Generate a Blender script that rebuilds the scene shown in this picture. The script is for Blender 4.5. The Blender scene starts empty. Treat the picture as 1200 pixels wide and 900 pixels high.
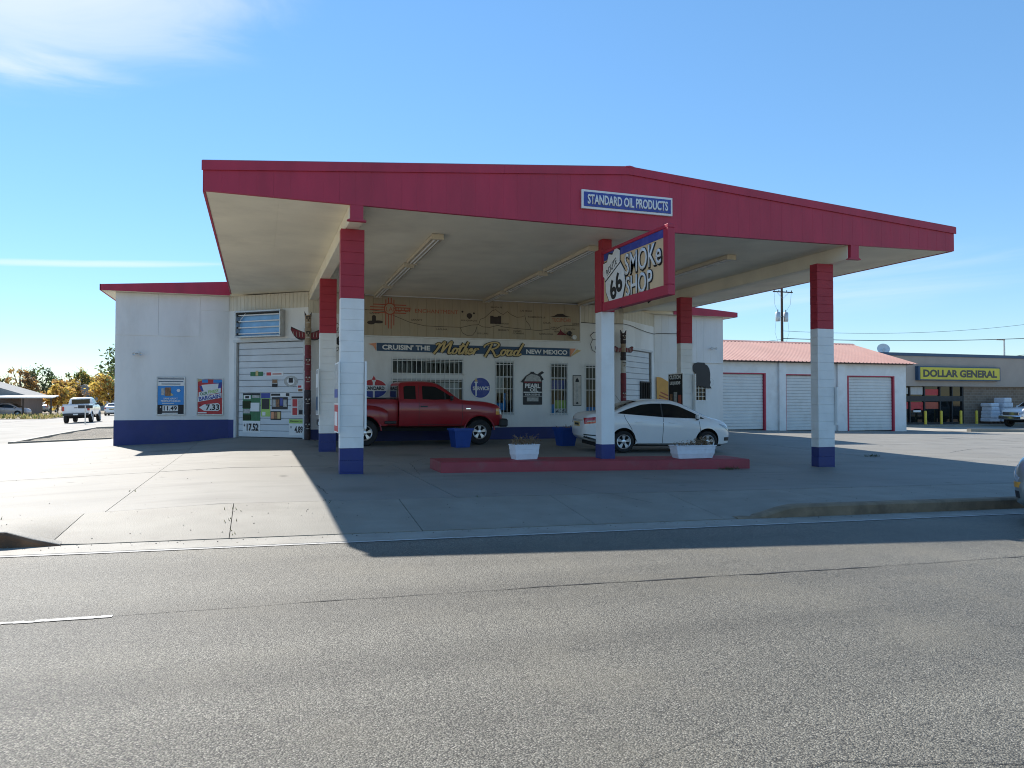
import bpy, bmesh, math, random
from mathutils import Matrix, Vector
R = math.radians
scene = bpy.context.scene
COL = scene.collection
rnd = random.Random(66)

# ---------------------------------------------------------------- camera
cam = bpy.data.objects.new('camera', bpy.data.cameras.new('camera'))
COL.objects.link(cam)
cam.data.sensor_width = 36.0
cam.data.lens = 26.1
cam.data.clip_start = 0.05
cam.data.clip_end = 4000
cam.location = (0, 0, 1.57)
cam.rotation_euler = (R(90 + 1.317), 0, R(-18.849))
scene.camera = cam

# ---------------------------------------------------------------- sky and sun
SUN_EL, SUN_AZ = R(42.0), R(-18.9)          # azimuth from +Y towards +X
world = bpy.data.worlds.new('World')
scene.world = world
world.use_nodes = True
wn, wl = world.node_tree.nodes, world.node_tree.links
wn.clear()
w_out = wn.new('ShaderNodeOutputWorld')
w_bg = wn.new('ShaderNodeBackground')
w_bg.inputs['Strength'].default_value = 0.11
w_sky = wn.new('ShaderNodeTexSky')
w_sky.sky_type = 'NISHITA'
w_sky.sun_disc = False
w_sky.sun_elevation = SUN_EL
w_sky.sun_rotation = SUN_AZ
w_sky.altitude = 1250
w_sky.air_density = 1.0
w_sky.dust_density = 0.0
w_sky.ozone_density = 2.2
# thin cirrus laid over the sky by direction
tc = wn.new('ShaderNodeTexCoord')
def wmath(op, a, b=None, clamp=False):
    n = wn.new('ShaderNodeMath'); n.operation = op; n.use_clamp = clamp
    for i, v in enumerate((a, b)):
        if v is None: continue
        if isinstance(v, (int, float)): n.inputs[i].default_value = v
        else: wl.new(v, n.inputs[i])
    return n.outputs[0]
sep = wn.new('ShaderNodeSeparateXYZ'); wl.new(tc.outputs['Generated'], sep.inputs[0])
az = wmath('ARCTAN2', sep.outputs[0], sep.outputs[1])
el = wmath('ARCSINE', sep.outputs[2])
def wisp(az0, el0, saz, sel, tilt, nscale, lo, hi, seed):
    da = wmath('SUBTRACT', az, az0)
    de = wmath('SUBTRACT', wmath('SUBTRACT', el, el0), wmath('MULTIPLY', da, tilt))
    a2 = wmath('POWER', wmath('ABSOLUTE', wmath('DIVIDE', da, saz)), 2.0)
    e2 = wmath('POWER', wmath('ABSOLUTE', wmath('DIVIDE', de, sel)), 2.0)
    env = wmath('SUBTRACT', 1.0, wmath('ADD', a2, e2), True)
    cmb = wn.new('ShaderNodeCombineXYZ')
    wl.new(wmath('MULTIPLY', da, nscale[0]), cmb.inputs[0])
    wl.new(wmath('MULTIPLY', de, nscale[1]), cmb.inputs[1])
    cmb.inputs[2].default_value = seed
    nz = wn.new('ShaderNodeTexNoise'); nz.inputs['Scale'].default_value = 1.0
    nz.inputs['Detail'].default_value = 6; nz.inputs['Roughness'].default_value = 0.58
    nz.inputs['Distortion'].default_value = 0.6
    wl.new(cmb.outputs[0], nz.inputs['Vector'])
    mr = wn.new('ShaderNodeMapRange'); mr.inputs['From Min'].default_value = lo; mr.inputs['From Max'].default_value = hi
    mr.interpolation_type = 'SMOOTHSTEP'
    wl.new(wmath('ADD', nz.outputs['Fac'], wmath('MULTIPLY', wmath('SUBTRACT', env, 0.5), 0.5)), mr.inputs['Value'])
    return wmath('MULTIPLY', mr.outputs[0], env)
cl = wisp(-0.30, 0.475, 0.42, 0.16, 0.10, (4.0, 15.0), 0.20, 0.72, 3.1)
cl = wmath('ADD', cl, wmath('MULTIPLY', wisp(-0.26, 0.362, 0.16, 0.028, 0.05, (6.0, 40.0), 0.3, 0.9, 7.4), 0.7))
cl = wmath('ADD', cl, wmath('MULTIPLY', wisp(-0.19, 0.160, 0.21, 0.0055, 0.075, (9.0, 150.0), 0.15, 0.7, 1.7), 0.62))
cl = wmath('ADD', cl, wmath('MULTIPLY', wisp(0.72, 0.14, 0.34, 0.055, 0.05, (4.0, 40.0), 0.40, 1.0, 5.2), 0.35))
cl = wmath('ADD', cl, wmath('MULTIPLY', wisp(-1.9, 0.5, 0.6, 0.16, 0.1, (4.0, 15.0), 0.40, 1.0, 9.2), 0.8))
cl = wmath('ADD', cl, wmath('MULTIPLY', wisp(2.4, 0.4, 0.6, 0.12, 0.1, (4.0, 18.0), 0.40, 1.0, 2.2), 0.8), True)
wmix = wn.new('ShaderNodeMix'); wmix.data_type = 'RGBA'
wl.new(wmath('MULTIPLY', cl, 0.72), wmix.inputs[0])
def wvec(op, a, b=None, out=0):
    n = wn.new('ShaderNodeVectorMath'); n.operation = op
    for i, v in enumerate((a, b)):
        if v is None: continue
        if isinstance(v, tuple): n.inputs[i].default_value = v
        else: wl.new(v, n.inputs[i])
    return n.outputs[out]
# soften the sky's range from sunward horizon to zenith and deepen its blue, the same rule in every direction
PV = 2.86
sk = wvec('DIVIDE', w_sky.outputs[0], (PV, PV, PV))
sk = wvec('POWER', sk, (.68, .68, .68))
sk = wvec('MULTIPLY', sk, (PV, PV, PV))
lum = wvec('DOT_PRODUCT', sk, (.2126, .7152, .0722), 1)
cb = wn.new('ShaderNodeCombineXYZ')
for i in range(3): wl.new(lum, cb.inputs[i])
dif = wvec('MULTIPLY', wvec('SUBTRACT', sk, cb.outputs[0]), (.86, .86, .90))
sk = wvec('MAXIMUM', wvec('ADD', sk, dif), (0., 0., 0.))
wl.new(sk, wmix.inputs[6])
wmix.inputs[7].default_value = (5.9, 6.1, 6.2, 1)
wl.new(wmix.outputs[2], w_bg.inputs['Color'])
wl.new(w_bg.outputs[0], w_out.inputs[0])

sun = bpy.data.objects.new('sun', bpy.data.lights.new('sun', 'SUN'))
COL.objects.link(sun)
sun.data.energy = 5.0
sun.data.angle = R(0.55)
sun.data.color = (1.0, 0.94, 0.86)
sd = Vector((math.sin(SUN_AZ) * math.cos(SUN_EL), math.cos(SUN_AZ) * math.cos(SUN_EL), math.sin(SUN_EL)))
sun.rotation_euler = sd.to_track_quat('Z', 'Y').to_euler()
sun.location = (0, 0, 30)

scene.view_settings.view_transform = 'Standard'
scene.view_settings.look = 'None'
scene.view_settings.exposure = 0.71
scene.view_settings.gamma = 1.0
scene.render.engine = 'CYCLES'
scene.cycles.filter_width = 1.05
scene.cycles.max_bounces = 6
scene.cycles.transparent_max_bounces = 12

# ---------------------------------------------------------------- materials
MATS = {}
def srgb(h):
    v = [int(h[i:i + 2], 16) / 255 for i in (0, 2, 4)]
    return tuple(x / 12.92 if x <= .04045 else ((x + .055) / 1.055) ** 2.4 for x in v)
def mat(name, col, rough=.6, metal=0., var=.12, scale=3., bump=0., bscale=40., stretch=(1, 1, 1), coat=0.,
        space='pos', spec=.5, spots=0., dirt=None, dirt_amt=0., dscale=.7, emit=0.):
    """painted / mineral surface: base colour with large and small procedural variation, optional stains and relief"""
    if name in MATS: return MATS[name]
    m = bpy.data.materials.new(name); MATS[name] = m
    m.use_nodes = True
    n, l = m.node_tree.nodes, m.node_tree.links
    b = n['Principled BSDF']
    b.inputs['Metallic'].default_value = metal
    b.inputs['Roughness'].default_value = rough
    b.inputs['Coat Weight'].default_value = coat
    b.inputs['Coat Roughness'].default_value = .06
    b.inputs['Specular IOR Level'].default_value = spec
    if emit:
        b.inputs['Emission Color'].default_value = (*col, 1); b.inputs['Emission Strength'].default_value = emit
    if space == 'pos':
        g = n.new('ShaderNodeNewGeometry'); vec = g.outputs['Position']
    else:
        g = n.new('ShaderNodeTexCoord'); vec = g.outputs['Object']
    mp = n.new('ShaderNodeMapping'); mp.inputs['Scale'].default_value = stretch
    l.new(vec, mp.inputs[0]); vec2 = mp.outputs[0]
    def noise(s, det=4., v=vec2, rg=.55):
        t = n.new('ShaderNodeTexNoise'); t.inputs['Scale'].default_value = s; t.inputs['Detail'].default_value = det
        t.inputs['Roughness'].default_value = rg
        l.new(v, t.inputs['Vector']); return t.outputs['Fac']
    def rng(f, a, b_, c, d):
        t = n.new('ShaderNodeMapRange'); l.new(f, t.inputs[0])
        for i, q in enumerate((a, b_, c, d)): t.inputs[1 + i].default_value = q
        return t.outputs[0]
    def mix(fac, a, b_, mode='MIX'):
        t = n.new('ShaderNodeMix'); t.data_type = 'RGBA'; t.blend_type = mode
        if isinstance(fac, float): t.inputs[0].default_value = fac
        else: l.new(fac, t.inputs[0])
        for i, q in ((6, a), (7, b_)):
            if isinstance(q, tuple): t.inputs[i].default_value = (*q, 1)
            else: l.new(q, t.inputs[i])
        return t.outputs[2]
    out = None
    if var > 0:
        f = rng(noise(scale, 6.), .3, .7, 1 - var, 1 + var)
        cmb = n.new('ShaderNodeCombineColor')
        for i in range(3): l.new(f, cmb.inputs[i])
        out = mix(1.0, tuple(col), cmb.outputs[0], 'MULTIPLY')
    if dirt is not None and dirt_amt > 0:
        f = rng(noise(dscale, 8., vec2, .62), .5, .72, 0., dirt_amt)
        out = mix(f, out if out is not None else tuple(col), tuple(dirt))
    if spots:   # drips and stains of their own shape, plus tyre-scuffed streaks
        nd = n.new('ShaderNodeTexNoise'); nd.inputs['Scale'].default_value = 5.; nd.inputs['Detail'].default_value = 4; l.new(vec, nd.inputs['Vector'])
        av = n.new('ShaderNodeMix'); av.data_type = 'VECTOR'; av.inputs[0].default_value = .10; l.new(vec, av.inputs[4]); l.new(nd.outputs['Color'], av.inputs[5])
        for sc_, thr, rad, amt in ((.55, .62, .30, .8), (2.2, .72, .20, .9)):
            vo = n.new('ShaderNodeTexVoronoi'); vo.inputs['Scale'].default_value = sc_; l.new(av.outputs[1], vo.inputs['Vector'])
            sc = n.new('ShaderNodeSeparateColor'); l.new(vo.outputs['Color'], sc.inputs[0])
            f1 = rng(sc.outputs[0], thr, thr + .25, 0., 1.); f2 = rng(vo.outputs['Distance'], rad * .35, rad, spots * amt, 0.)
            mm = n.new('ShaderNodeMath'); mm.operation = 'MULTIPLY'; l.new(f1, mm.inputs[0]); l.new(f2, mm.inputs[1])
            out = mix(mm.outputs[0], out if out is not None else tuple(col), tuple(c * .42 for c in col))
        ms = n.new('ShaderNodeMapping'); ms.inputs['Scale'].default_value = (.25, 2.4, 1); l.new(vec, ms.inputs[0])
        out = mix(rng(noise(1., 6., ms.outputs[0], .6), .54, .74, 0., spots * .55), out, tuple(c * .6 for c in col))
    if out is not None: l.new(out, b.inputs['Base Color'])
    else: b.inputs['Base Color'].default_value = (*col, 1)
    if bump > 0:
        bp = n.new('ShaderNodeBump'); bp.inputs['Strength'].default_value = bump; bp.inputs['Distance'].default_value = .01
        l.new(noise(bscale, 5.), bp.inputs['Height']); l.new(bp.outputs[0], b.inputs['Normal'])
    return m

def asphalt(name, c0, c1, chips=70., rough=.7, bumpd=.006, tint=(.9, .86, .78)):
    m = bpy.data.materials.new(name); MATS[name] = m; m.use_nodes = True
    n, l = m.node_tree.nodes, m.node_tree.links; b = n['Principled BSDF']
    g = n.new('ShaderNodeNewGeometry'); P = g.outputs['Position']
    v = n.new('ShaderNodeTexVoronoi'); v.inputs['Scale'].default_value = chips; l.new(P, v.inputs['Vector'])
    v2 = n.new('ShaderNodeTexVoronoi'); v2.inputs['Scale'].default_value = chips * 2.3; l.new(P, v2.inputs['Vector'])
    sp = n.new('ShaderNodeSeparateColor'); l.new(v.outputs['Color'], sp.inputs[0])
    r = n.new('ShaderNodeValToRGB'); l.new(sp.outputs[0], r.inputs[0])
    e = r.color_ramp.elements
    e[0].position = 0; e[0].color = (c0[0] * .62, c0[1] * .62, c0[2] * .62, 1)
    e[1].position = 1; e[1].color = (*c1, 1)
    q = r.color_ramp.elements.new(.55); q.color = (*c0, 1)
    q = r.color_ramp.elements.new(.82); q.color = (c0[0] * 1.3, c0[1] * 1.3, c0[2] * 1.27, 1)
    # wheel-path and weather patches
    mp = n.new('ShaderNodeMapping'); mp.inputs['Scale'].default_value = (.07, .95, 1); l.new(P, mp.inputs[0])
    nz = n.new('ShaderNodeTexNoise'); nz.inputs['Scale'].default_value = 1.; nz.inputs['Detail'].default_value = 6; l.new(mp.outputs[0], nz.inputs['Vector'])
    mr = n.new('ShaderNodeMapRange'); l.new(nz.outputs['Fac'], mr.inputs[0])
    for i, qv in enumerate((.3, .7, .70, 1.26)): mr.inputs[1 + i].default_value = qv
    cc = n.new('ShaderNodeCombineColor')
    for i in range(3): l.new(mr.outputs[0], cc.inputs[i])
    mx = n.new('ShaderNodeMix'); mx.data_type = 'RGBA'; mx.blend_type = 'MULTIPLY'; mx.inputs[0].default_value = 1
    pit = n.new('ShaderNodeMapRange'); l.new(v.outputs['Distance'], pit.inputs[0])
    for i, qv in enumerate((.38, .72, 1., .28)): pit.inputs[1 + i].default_value = qv
    pc = n.new('ShaderNodeCombineColor')
    for i in range(3): l.new(pit.outputs[0], pc.inputs[i])
    pm_ = n.new('ShaderNodeMix'); pm_.data_type = 'RGBA'; pm_.blend_type = 'MULTIPLY'; pm_.inputs[0].default_value = 1
    l.new(r.outputs[0], pm_.inputs[6]); l.new(pc.outputs[0], pm_.inputs[7])
    l.new(pm_.outputs[2], mx.inputs[6]); l.new(cc.outputs[0], mx.inputs[7])
    nz3 = n.new('ShaderNodeTexNoise'); nz3.inputs['Scale'].default_value = .8; nz3.inputs['Detail'].default_value = 8; l.new(P, nz3.inputs['Vector'])
    mr3 = n.new('ShaderNodeMapRange'); l.new(nz3.outputs['Fac'], mr3.inputs[0])
    for i, qv in enumerate((.5, .75, 0., .35)): mr3.inputs[1 + i].default_value = qv
    mx2 = n.new('ShaderNodeMix'); mx2.data_type = 'RGBA'
    l.new(mr3.outputs[0], mx2.inputs[0]); l.new(mx.outputs[2], mx2.inputs[6])
    mx2.inputs[7].default_value = (c0[0] * 1.35 * tint[0], c0[1] * 1.35 * tint[1], c0[2] * 1.35 * tint[2], 1)
    l.new(mx2.outputs[2], b.inputs['Base Color'])
    b.inputs['Roughness'].default_value = rough
    b.inputs['Specular IOR Level'].default_value = .42
    ad = n.new('ShaderNodeMath'); ad.operation = 'ADD'
    l.new(v.outputs['Distance'], ad.inputs[0])
    mu = n.new('ShaderNodeMath'); mu.operation = 'MULTIPLY'; mu.inputs[1].default_value = .5
    l.new(v2.outputs['Distance'], mu.inputs[0]); l.new(mu.outputs[0], ad.inputs[1])
    bp = n.new('ShaderNodeBump'); bp.invert = True; bp.inputs['Strength'].default_value = .85; bp.inputs['Distance'].default_value = bumpd
    l.new(ad.outputs[0], bp.inputs['Height']); l.new(bp.outputs[0], b.inputs['Normal'])
    return m

def glass(name, tint=(.86, .89, .90), rough=.02):
    m = bpy.data.materials.new(name); MATS[name] = m; m.use_nodes = True
    n, l = m.node_tree.nodes, m.node_tree.links; n.clear()
    o = n.new('ShaderNodeOutputMaterial'); t = n.new('ShaderNodeBsdfTransparent'); t.inputs[0].default_value = (*tint, 1)
    gl = n.new('ShaderNodeBsdfGlossy'); gl.inputs['Roughness'].default_value = rough
    fr = n.new('ShaderNodeFresnel'); fr.inputs[0].default_value = 1.33
    mx = n.new('ShaderNodeMixShader'); mh = n.new('ShaderNodeMath'); mh.operation = 'MULTIPLY'; mh.inputs[1].default_value = .45; l.new(fr.outputs[0], mh.inputs[0])
    l.new(mh.outputs[0], mx.inputs[0]); l.new(t.outputs[0], mx.inputs[1]); l.new(gl.outputs[0], mx.inputs[2])
    l.new(mx.outputs[0], o.inputs[0]); return m

M = {}
M['white'] = mat('white_paint', (.76, .76, .74), .55, var=.07, scale=1.3, bump=.12, bscale=22, dirt=(.45, .42, .37), dirt_amt=.35, dscale=.9, stretch=(1, 1, .35))
M['block_white'] = mat('white_block_paint', (.78, .78, .76), .6, var=.06, scale=2, bump=.3, bscale=55, dirt=(.5, .46, .4), dirt_amt=.3, dscale=1.5)
M['cream'] = mat('cream_soffit_paint', (.87, .80, .63), .6, var=.08, scale=.8, bump=.06, dirt=(.42, .36, .27), dirt_amt=.3, dscale=.6)
M['cream_siding'] = mat('cream_siding_paint', (.62, .58, .48), .6, var=.08, scale=1.5, dirt=(.4, .34, .26), dirt_amt=.25, stretch=(3, 3, .4))
M['red'] = mat('red_paint', (.44, .022, .058), .5, var=.13, scale=1.2, bump=.1, bscale=18, dirt=(.38, .03, .058), dirt_amt=.5, stretch=(2, 2, .5))
M['block_red'] = mat('red_block_paint', (.38, .022, .04), .6, var=.08, scale=3, bump=.3, bscale=55)
M['kerb_red'] = mat('red_kerb_paint', (.30, .035, .045), .6, var=.12, scale=2.5, bump=.35, bscale=40, dirt=(.16, .1, .09), dirt_amt=.6, dscale=2)
M['blue'] = mat('blue_paint', (.02, .032, .16), .55, var=.1, scale=2, bump=.2, bscale=35, dirt=(.05, .06, .14), dirt_amt=.5, dscale=1.5)
M['concrete'] = mat('forecourt_concrete', (.225, .215, .188), .64, var=.13, scale=.9, bump=.35, bscale=60, dirt=(.17, .155, .13), dirt_amt=.5, dscale=.45, spec=.26, spots=.95)
M['walk'] = mat('sidewalk_concrete', (.25, .235, .197), .64, var=.12, scale=1.6, bump=.5, bscale=70, dirt=(.18, .16, .13), dirt_amt=.4, dscale=1.2, spec=.26, spots=.4)
M['gutter'] = mat('gutter_concrete', (.30, .285, .245), .64, var=.12, scale=2, bump=.4, bscale=60, dirt=(.18, .16, .13), dirt_amt=.5, dscale=1.5, spec=.26)
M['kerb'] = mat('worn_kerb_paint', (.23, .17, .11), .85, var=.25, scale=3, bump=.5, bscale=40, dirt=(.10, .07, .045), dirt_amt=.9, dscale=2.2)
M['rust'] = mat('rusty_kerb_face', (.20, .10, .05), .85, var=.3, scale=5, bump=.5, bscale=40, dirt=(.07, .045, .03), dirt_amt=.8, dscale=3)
M['joint'] = mat('joint_filler', (.13, .12, .10), .9, var=.2, scale=4)
M['asphalt'] = asphalt('road_asphalt', (.176, .166, .134), (.32, .30, .25), 105., .62, .006)
M['asphalt_old'] = mat('side_street_surface', (.36, .34, .30), .85, var=.15, scale=.5, bump=.3, bscale=30, dirt=(.24, .22, .19), dirt_amt=.4, dscale=.3, spec=.25)
M['lot'] = mat('parking_lot_surface', (.33, .31, .265), .85, var=.12, scale=.6, bump=.3, bscale=30, dirt=(.22, .2, .17), dirt_amt=.5, dscale=.25, stretch=(.4, 1, 1), spec=.25)
M['dirt'] = mat('dry_dirt', (.27, .22, .15), .95, var=.25, scale=.4, bump=.5, bscale=15, dirt=(.16, .15, .07), dirt_amt=.7, dscale=.12)
M['gravel'] = asphalt('gravel_stones', (.26, .23, .18), (.5, .46, .38), 28., .9, .02)
M['line'] = mat('white_road_line', (.44, .43, .40), .7, var=.15, scale=6, bump=.4, bscale=70, dirt=(.17, .165, .15), dirt_amt=1., dscale=17)
M['crack'] = mat('crack_seal', (.02, .02, .02), .7, var=.2)
M['black'] = mat('black_paint', (.018, .018, .02), .5, var=.1, space='obj')
M['ink'] = mat('black_ink', (.012, .012, .014), .6, var=0)
M['paper'] = mat('white_print', (.78, .78, .76), .55, var=.04, scale=3)
M['metal'] = mat('galvanised_metal', (.52, .53, .53), .42, .75, var=.15, scale=8, space='obj')
M['bar'] = mat('white_bar_paint', (.74, .74, .71), .5, var=.08, scale=5)
M['frame'] = mat('window_frame_paint', (.58, .6, .6), .5, var=.08, scale=5)
M['dark'] = mat('dark_interior', (.05, .05, .05), .8, var=.2, scale=2)
M['interior'] = mat('shop_interior_wall', (.16, .15, .13), .8, var=.2, scale=1)
M['curtain'] = mat('pale_blind', (.5, .5, .48), .8, var=.15, scale=6, stretch=(6, 1, .3))
M['glass'] = glass('window_glass')
M['tan'] = mat('tan_mural_boards', (.42, .35, .245), .65, var=.12, scale=1.2, dirt=(.3, .22, .12), dirt_amt=.5, dscale=1.2, stretch=(4, 1, .5), bump=.1)
M['navy'] = mat('navy_sign_paint', (.025, .07, .14), .5, var=.08, scale=3)
M['flagyellow'] = mat('flag_yellow', (.74, .37, .085), .6, var=.08, scale=4)
M['yellowgreen'] = mat('yellow_green_sign', (.62, .54, .05), .5, var=.06, scale=2)
M['lettergrey'] = mat('dark_grey_letters', (.06, .06, .055), .5, var=.05)
M['gold'] = mat('gold_sign_paint', (.62, .46, .19), .5, var=.08, scale=4)
M['orange'] = mat('orange_sign_paint', (.72, .30, .16), .5, var=.08, scale=4)
M['signblue'] = mat('royal_blue_sign', (.03, .055, .30), .45, var=.12, scale=5, dirt=(.2, .22, .4), dirt_amt=.3, dscale=6)
M['signred'] = mat('red_sign_paint', (.50, .035, .04), .5, var=.08, scale=4)
M['muralred'] = mat('faded_red_mural_paint', (.42, .09, .05), .6, var=.1, scale=4)
M['muralblack'] = mat('mural_black_paint', (.045, .032, .028), .7, var=.2, scale=5)
M['peach'] = mat('peach_sign_face', (.70, .50, .29), .5, var=.06, scale=2)
M['yellow'] = mat('yellow_paint', (.72, .55, .05), .5, var=.1, scale=3)
M['brightblue'] = mat('bright_blue_print', (.03, .25, .62), .45, var=.06, scale=4)
M['green'] = mat('green_print', (.02, .15, .06), .45, var=.2, scale=8)
M['lightgreen'] = mat('light_green_print', (.35, .55, .12), .45, var=.1, scale=6)
M['brownprint'] = mat('brown_print', (.25, .12, .05), .5, var=.5, scale=14)
M['greyprint'] = mat('grey_print', (.4, .4, .38), .5, var=.3, scale=12)
M['tyre'] = mat('tyre_rubber', (.022, .022, .023), .85, var=.25, scale=8, space='obj', bump=.2)
M['rim'] = mat('alloy_rim', (.62, .63, .65), .28, .85, var=.05, space='obj')
M['well'] = mat('wheel_arch_liner', (.015, .015, .016), .9, var=0)
M['trim'] = mat('black_plastic_trim', (.025, .026, .028), .55, var=.1, space='obj')
M['autoglass'] = mat('tinted_car_glass', (.010, .013, .014), .05, var=0, spec=.35)
M['chrome'] = mat('chrome', (.75, .76, .78), .12, .95, var=0)
M['lens_red'] = mat('red_lamp_lens', (.45, .015, .02), .12, var=0, coat=.8)
M['lens_clear'] = mat('clear_lamp_lens', (.34, .37, .41), .08, var=.0, coat=.9)
M['lens_amber'] = mat('amber_lamp_lens', (.75, .35, .06), .15, var=0, coat=.8)
M['redcar'] = mat('dark_red_car_paint', (.30, .009, .017), .34, .05, var=.04, coat=.5, space='obj')
M['whitecar'] = mat('white_car_paint', (.80, .81, .82), .3, var=.02, coat=.8, space='obj', dirt=(.6, .56, .5), dirt_amt=.2)
M['silvercar'] = mat('silver_grey_car_paint', (.30, .32, .32), .3, .5, var=.04, coat=.8, space='obj')
M['tancar'] = mat('pale_rose_car_paint', (.5, .40, .36), .35, .2, var=.04, coat=.6, space='obj')
M['roofred'] = mat('faded_red_roof_metal', (.45, .245, .20), .7, 0., var=.1, scale=.7, dirt=(.5, .31, .25), dirt_amt=.5, dscale=.6, stretch=(1, .4, 1))
M['doorwhite'] = mat('white_door_metal', (.68, .69, .67), .5, var=.05, scale=2, dirt=(.5, .47, .42), dirt_amt=.35, dscale=1.4)
M['doorgrey'] = mat('grey_white_door_metal', (.62, .65, .67), .5, var=.05, scale=2, dirt=(.45, .44, .42), dirt_amt=.3, dscale=1.4)
M['bucket'] = mat('blue_bucket_plastic', (.02, .075, .34), .5, var=.08, scale=5, space='obj')
M['planter'] = mat('white_planter_plastic', (.70, .73, .78), .5, var=.06, scale=5, space='obj', dirt=(.4, .38, .35), dirt_amt=.3, dscale=4)
M['soil'] = mat('potting_soil', (.06, .045, .03), .95, var=.3, scale=20)
M['dryplant'] = mat('dry_plant_stems', (.25, .17, .10), .9, var=.35, scale=12)
M['wood'] = mat('dark_pole_wood', (.085, .055, .04), .85, var=.25, scale=3, stretch=(4, 4, .4), bump=.3)
M['bark'] = mat('tree_bark', (.11, .085, .065), .9, var=.3, scale=4, stretch=(3, 3, .6), bump=.5)
M['totem_dark'] = mat('totem_dark_paint', (.045, .032, .035), .7, var=.35, scale=9, bump=.4)
M['totem_red'] = mat('totem_red_paint', (.19, .03, .04), .7, var=.25, scale=9, bump=.4)
M['totem_tan'] = mat('totem_tan_paint', (.33, .25, .17), .7, var=.25, scale=14, bump=.4)
M['totem_pale'] = mat('totem_pale_paint', (.50, .47, .42), .7, var=.15, scale=9)
M['stucco'] = mat('beige_stucco', (.37, .32, .275), .85, var=.06, scale=1, bump=.3, bscale=30)
M['roofgrey'] = mat('grey_shingle', (.25, .25, .24), .9, var=.15, scale=2, bump=.3, bscale=10)
M['housebrown'] = mat('brown_house_wall', (.20, .14, .11), .85, var=.1, scale=2)
M['housegrey'] = mat('grey_house_wall', (.38, .40, .40), .8, var=.08, scale=2)
M['lampcream'] = mat('cream_lamp_housing', (.62, .54, .40), .5, var=.05, space='obj')
M['tube'] = mat('unlit_fluorescent_tube', (.8, .8, .76), .35, var=0)
M['boxback'] = mat('pale_blue_sign_back', (.20, .44, .74), .35, var=.12, scale=3, coat=.4)
def brickmat():
    m = bpy.data.materials.new('tan_brick'); m.use_nodes = True
    n, l = m.node_tree.nodes, m.node_tree.links; b = n['Principled BSDF']
    g = n.new('ShaderNodeNewGeometry'); s = n.new('ShaderNodeSeparateXYZ'); l.new(g.outputs['Position'], s.inputs[0])
    c = n.new('ShaderNodeCombineXYZ'); l.new(s.outputs[0], c.inputs[0]); l.new(s.outputs[2], c.inputs[1])
    t = n.new('ShaderNodeTexBrick'); t.inputs['Scale'].default_value = 1; t.inputs['Brick Width'].default_value = .4; t.inputs['Row Height'].default_value = .2
    t.inputs['Mortar Size'].default_value = .012
    t.inputs['Color1'].default_value = (.23, .17, .12, 1); t.inputs['Color2'].default_value = (.17, .125, .09, 1); t.inputs['Mortar'].default_value = (.27, .24, .2, 1)
    l.new(c.outputs[0], t.inputs['Vector']); l.new(t.outputs['Color'], b.inputs['Base Color']); b.inputs['Roughness'].default_value = .85
    return m
M['brick'] = brickmat()
def leafmat(name, c):
    m = bpy.data.materials.new(name); m.use_nodes = True
    n, l = m.node_tree.nodes, m.node_tree.links; b = n['Principled BSDF']; b.inputs['Roughness'].default_value = .7
    g = n.new('ShaderNodeNewGeometry'); r = n.new('ShaderNodeMapRange'); l.new(g.outputs['Random Per Island'], r.inputs[0])
    r.inputs[3].default_value = .6; r.inputs[4].default_value = 1.5
    cc = n.new('ShaderNodeCombineColor')
    for i in range(3):
        mu = n.new('ShaderNodeMath'); mu.operation = 'MULTIPLY'; l.new(r.outputs[0], mu.inputs[0]); mu.inputs[1].default_value = c[i]; l.new(mu.outputs[0], cc.inputs[i])
    l.new(cc.outputs[0], b.inputs['Base Color'])
    tr = n.new('ShaderNodeBsdfTranslucent'); l.new(cc.outputs[0], tr.inputs[0])
    mx = n.new('ShaderNodeMixShader'); mx.inputs[0].default_value = .5
    l.new(b.outputs[0], mx.inputs[1]); l.new(tr.outputs[0], mx.inputs[2]); l.new(mx.outputs[0], n['Material Output'].inputs[0])
    return m
M['leaf_yellow'] = leafmat('yellow_leaves', (.56, .41, .10))
M['leaf_orange'] = leafmat('orange_leaves', (.42, .25, .08))
M['leaf_green'] = leafmat('green_leaves', (.10, .14, .04))
M['leaf_dark'] = leafmat('dark_green_leaves', (.06, .085, .035))
M['leaf_olive'] = leafmat('olive_leaves', (.26, .21, .06))
M['leaf_bare'] = leafmat('dry_twigs', (.24, .16, .08))
M['grass'] = leafmat('dry_grass', (.30, .25, .10))
M['weed'] = leafmat('green_weed', (.09, .10, .04))

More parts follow.
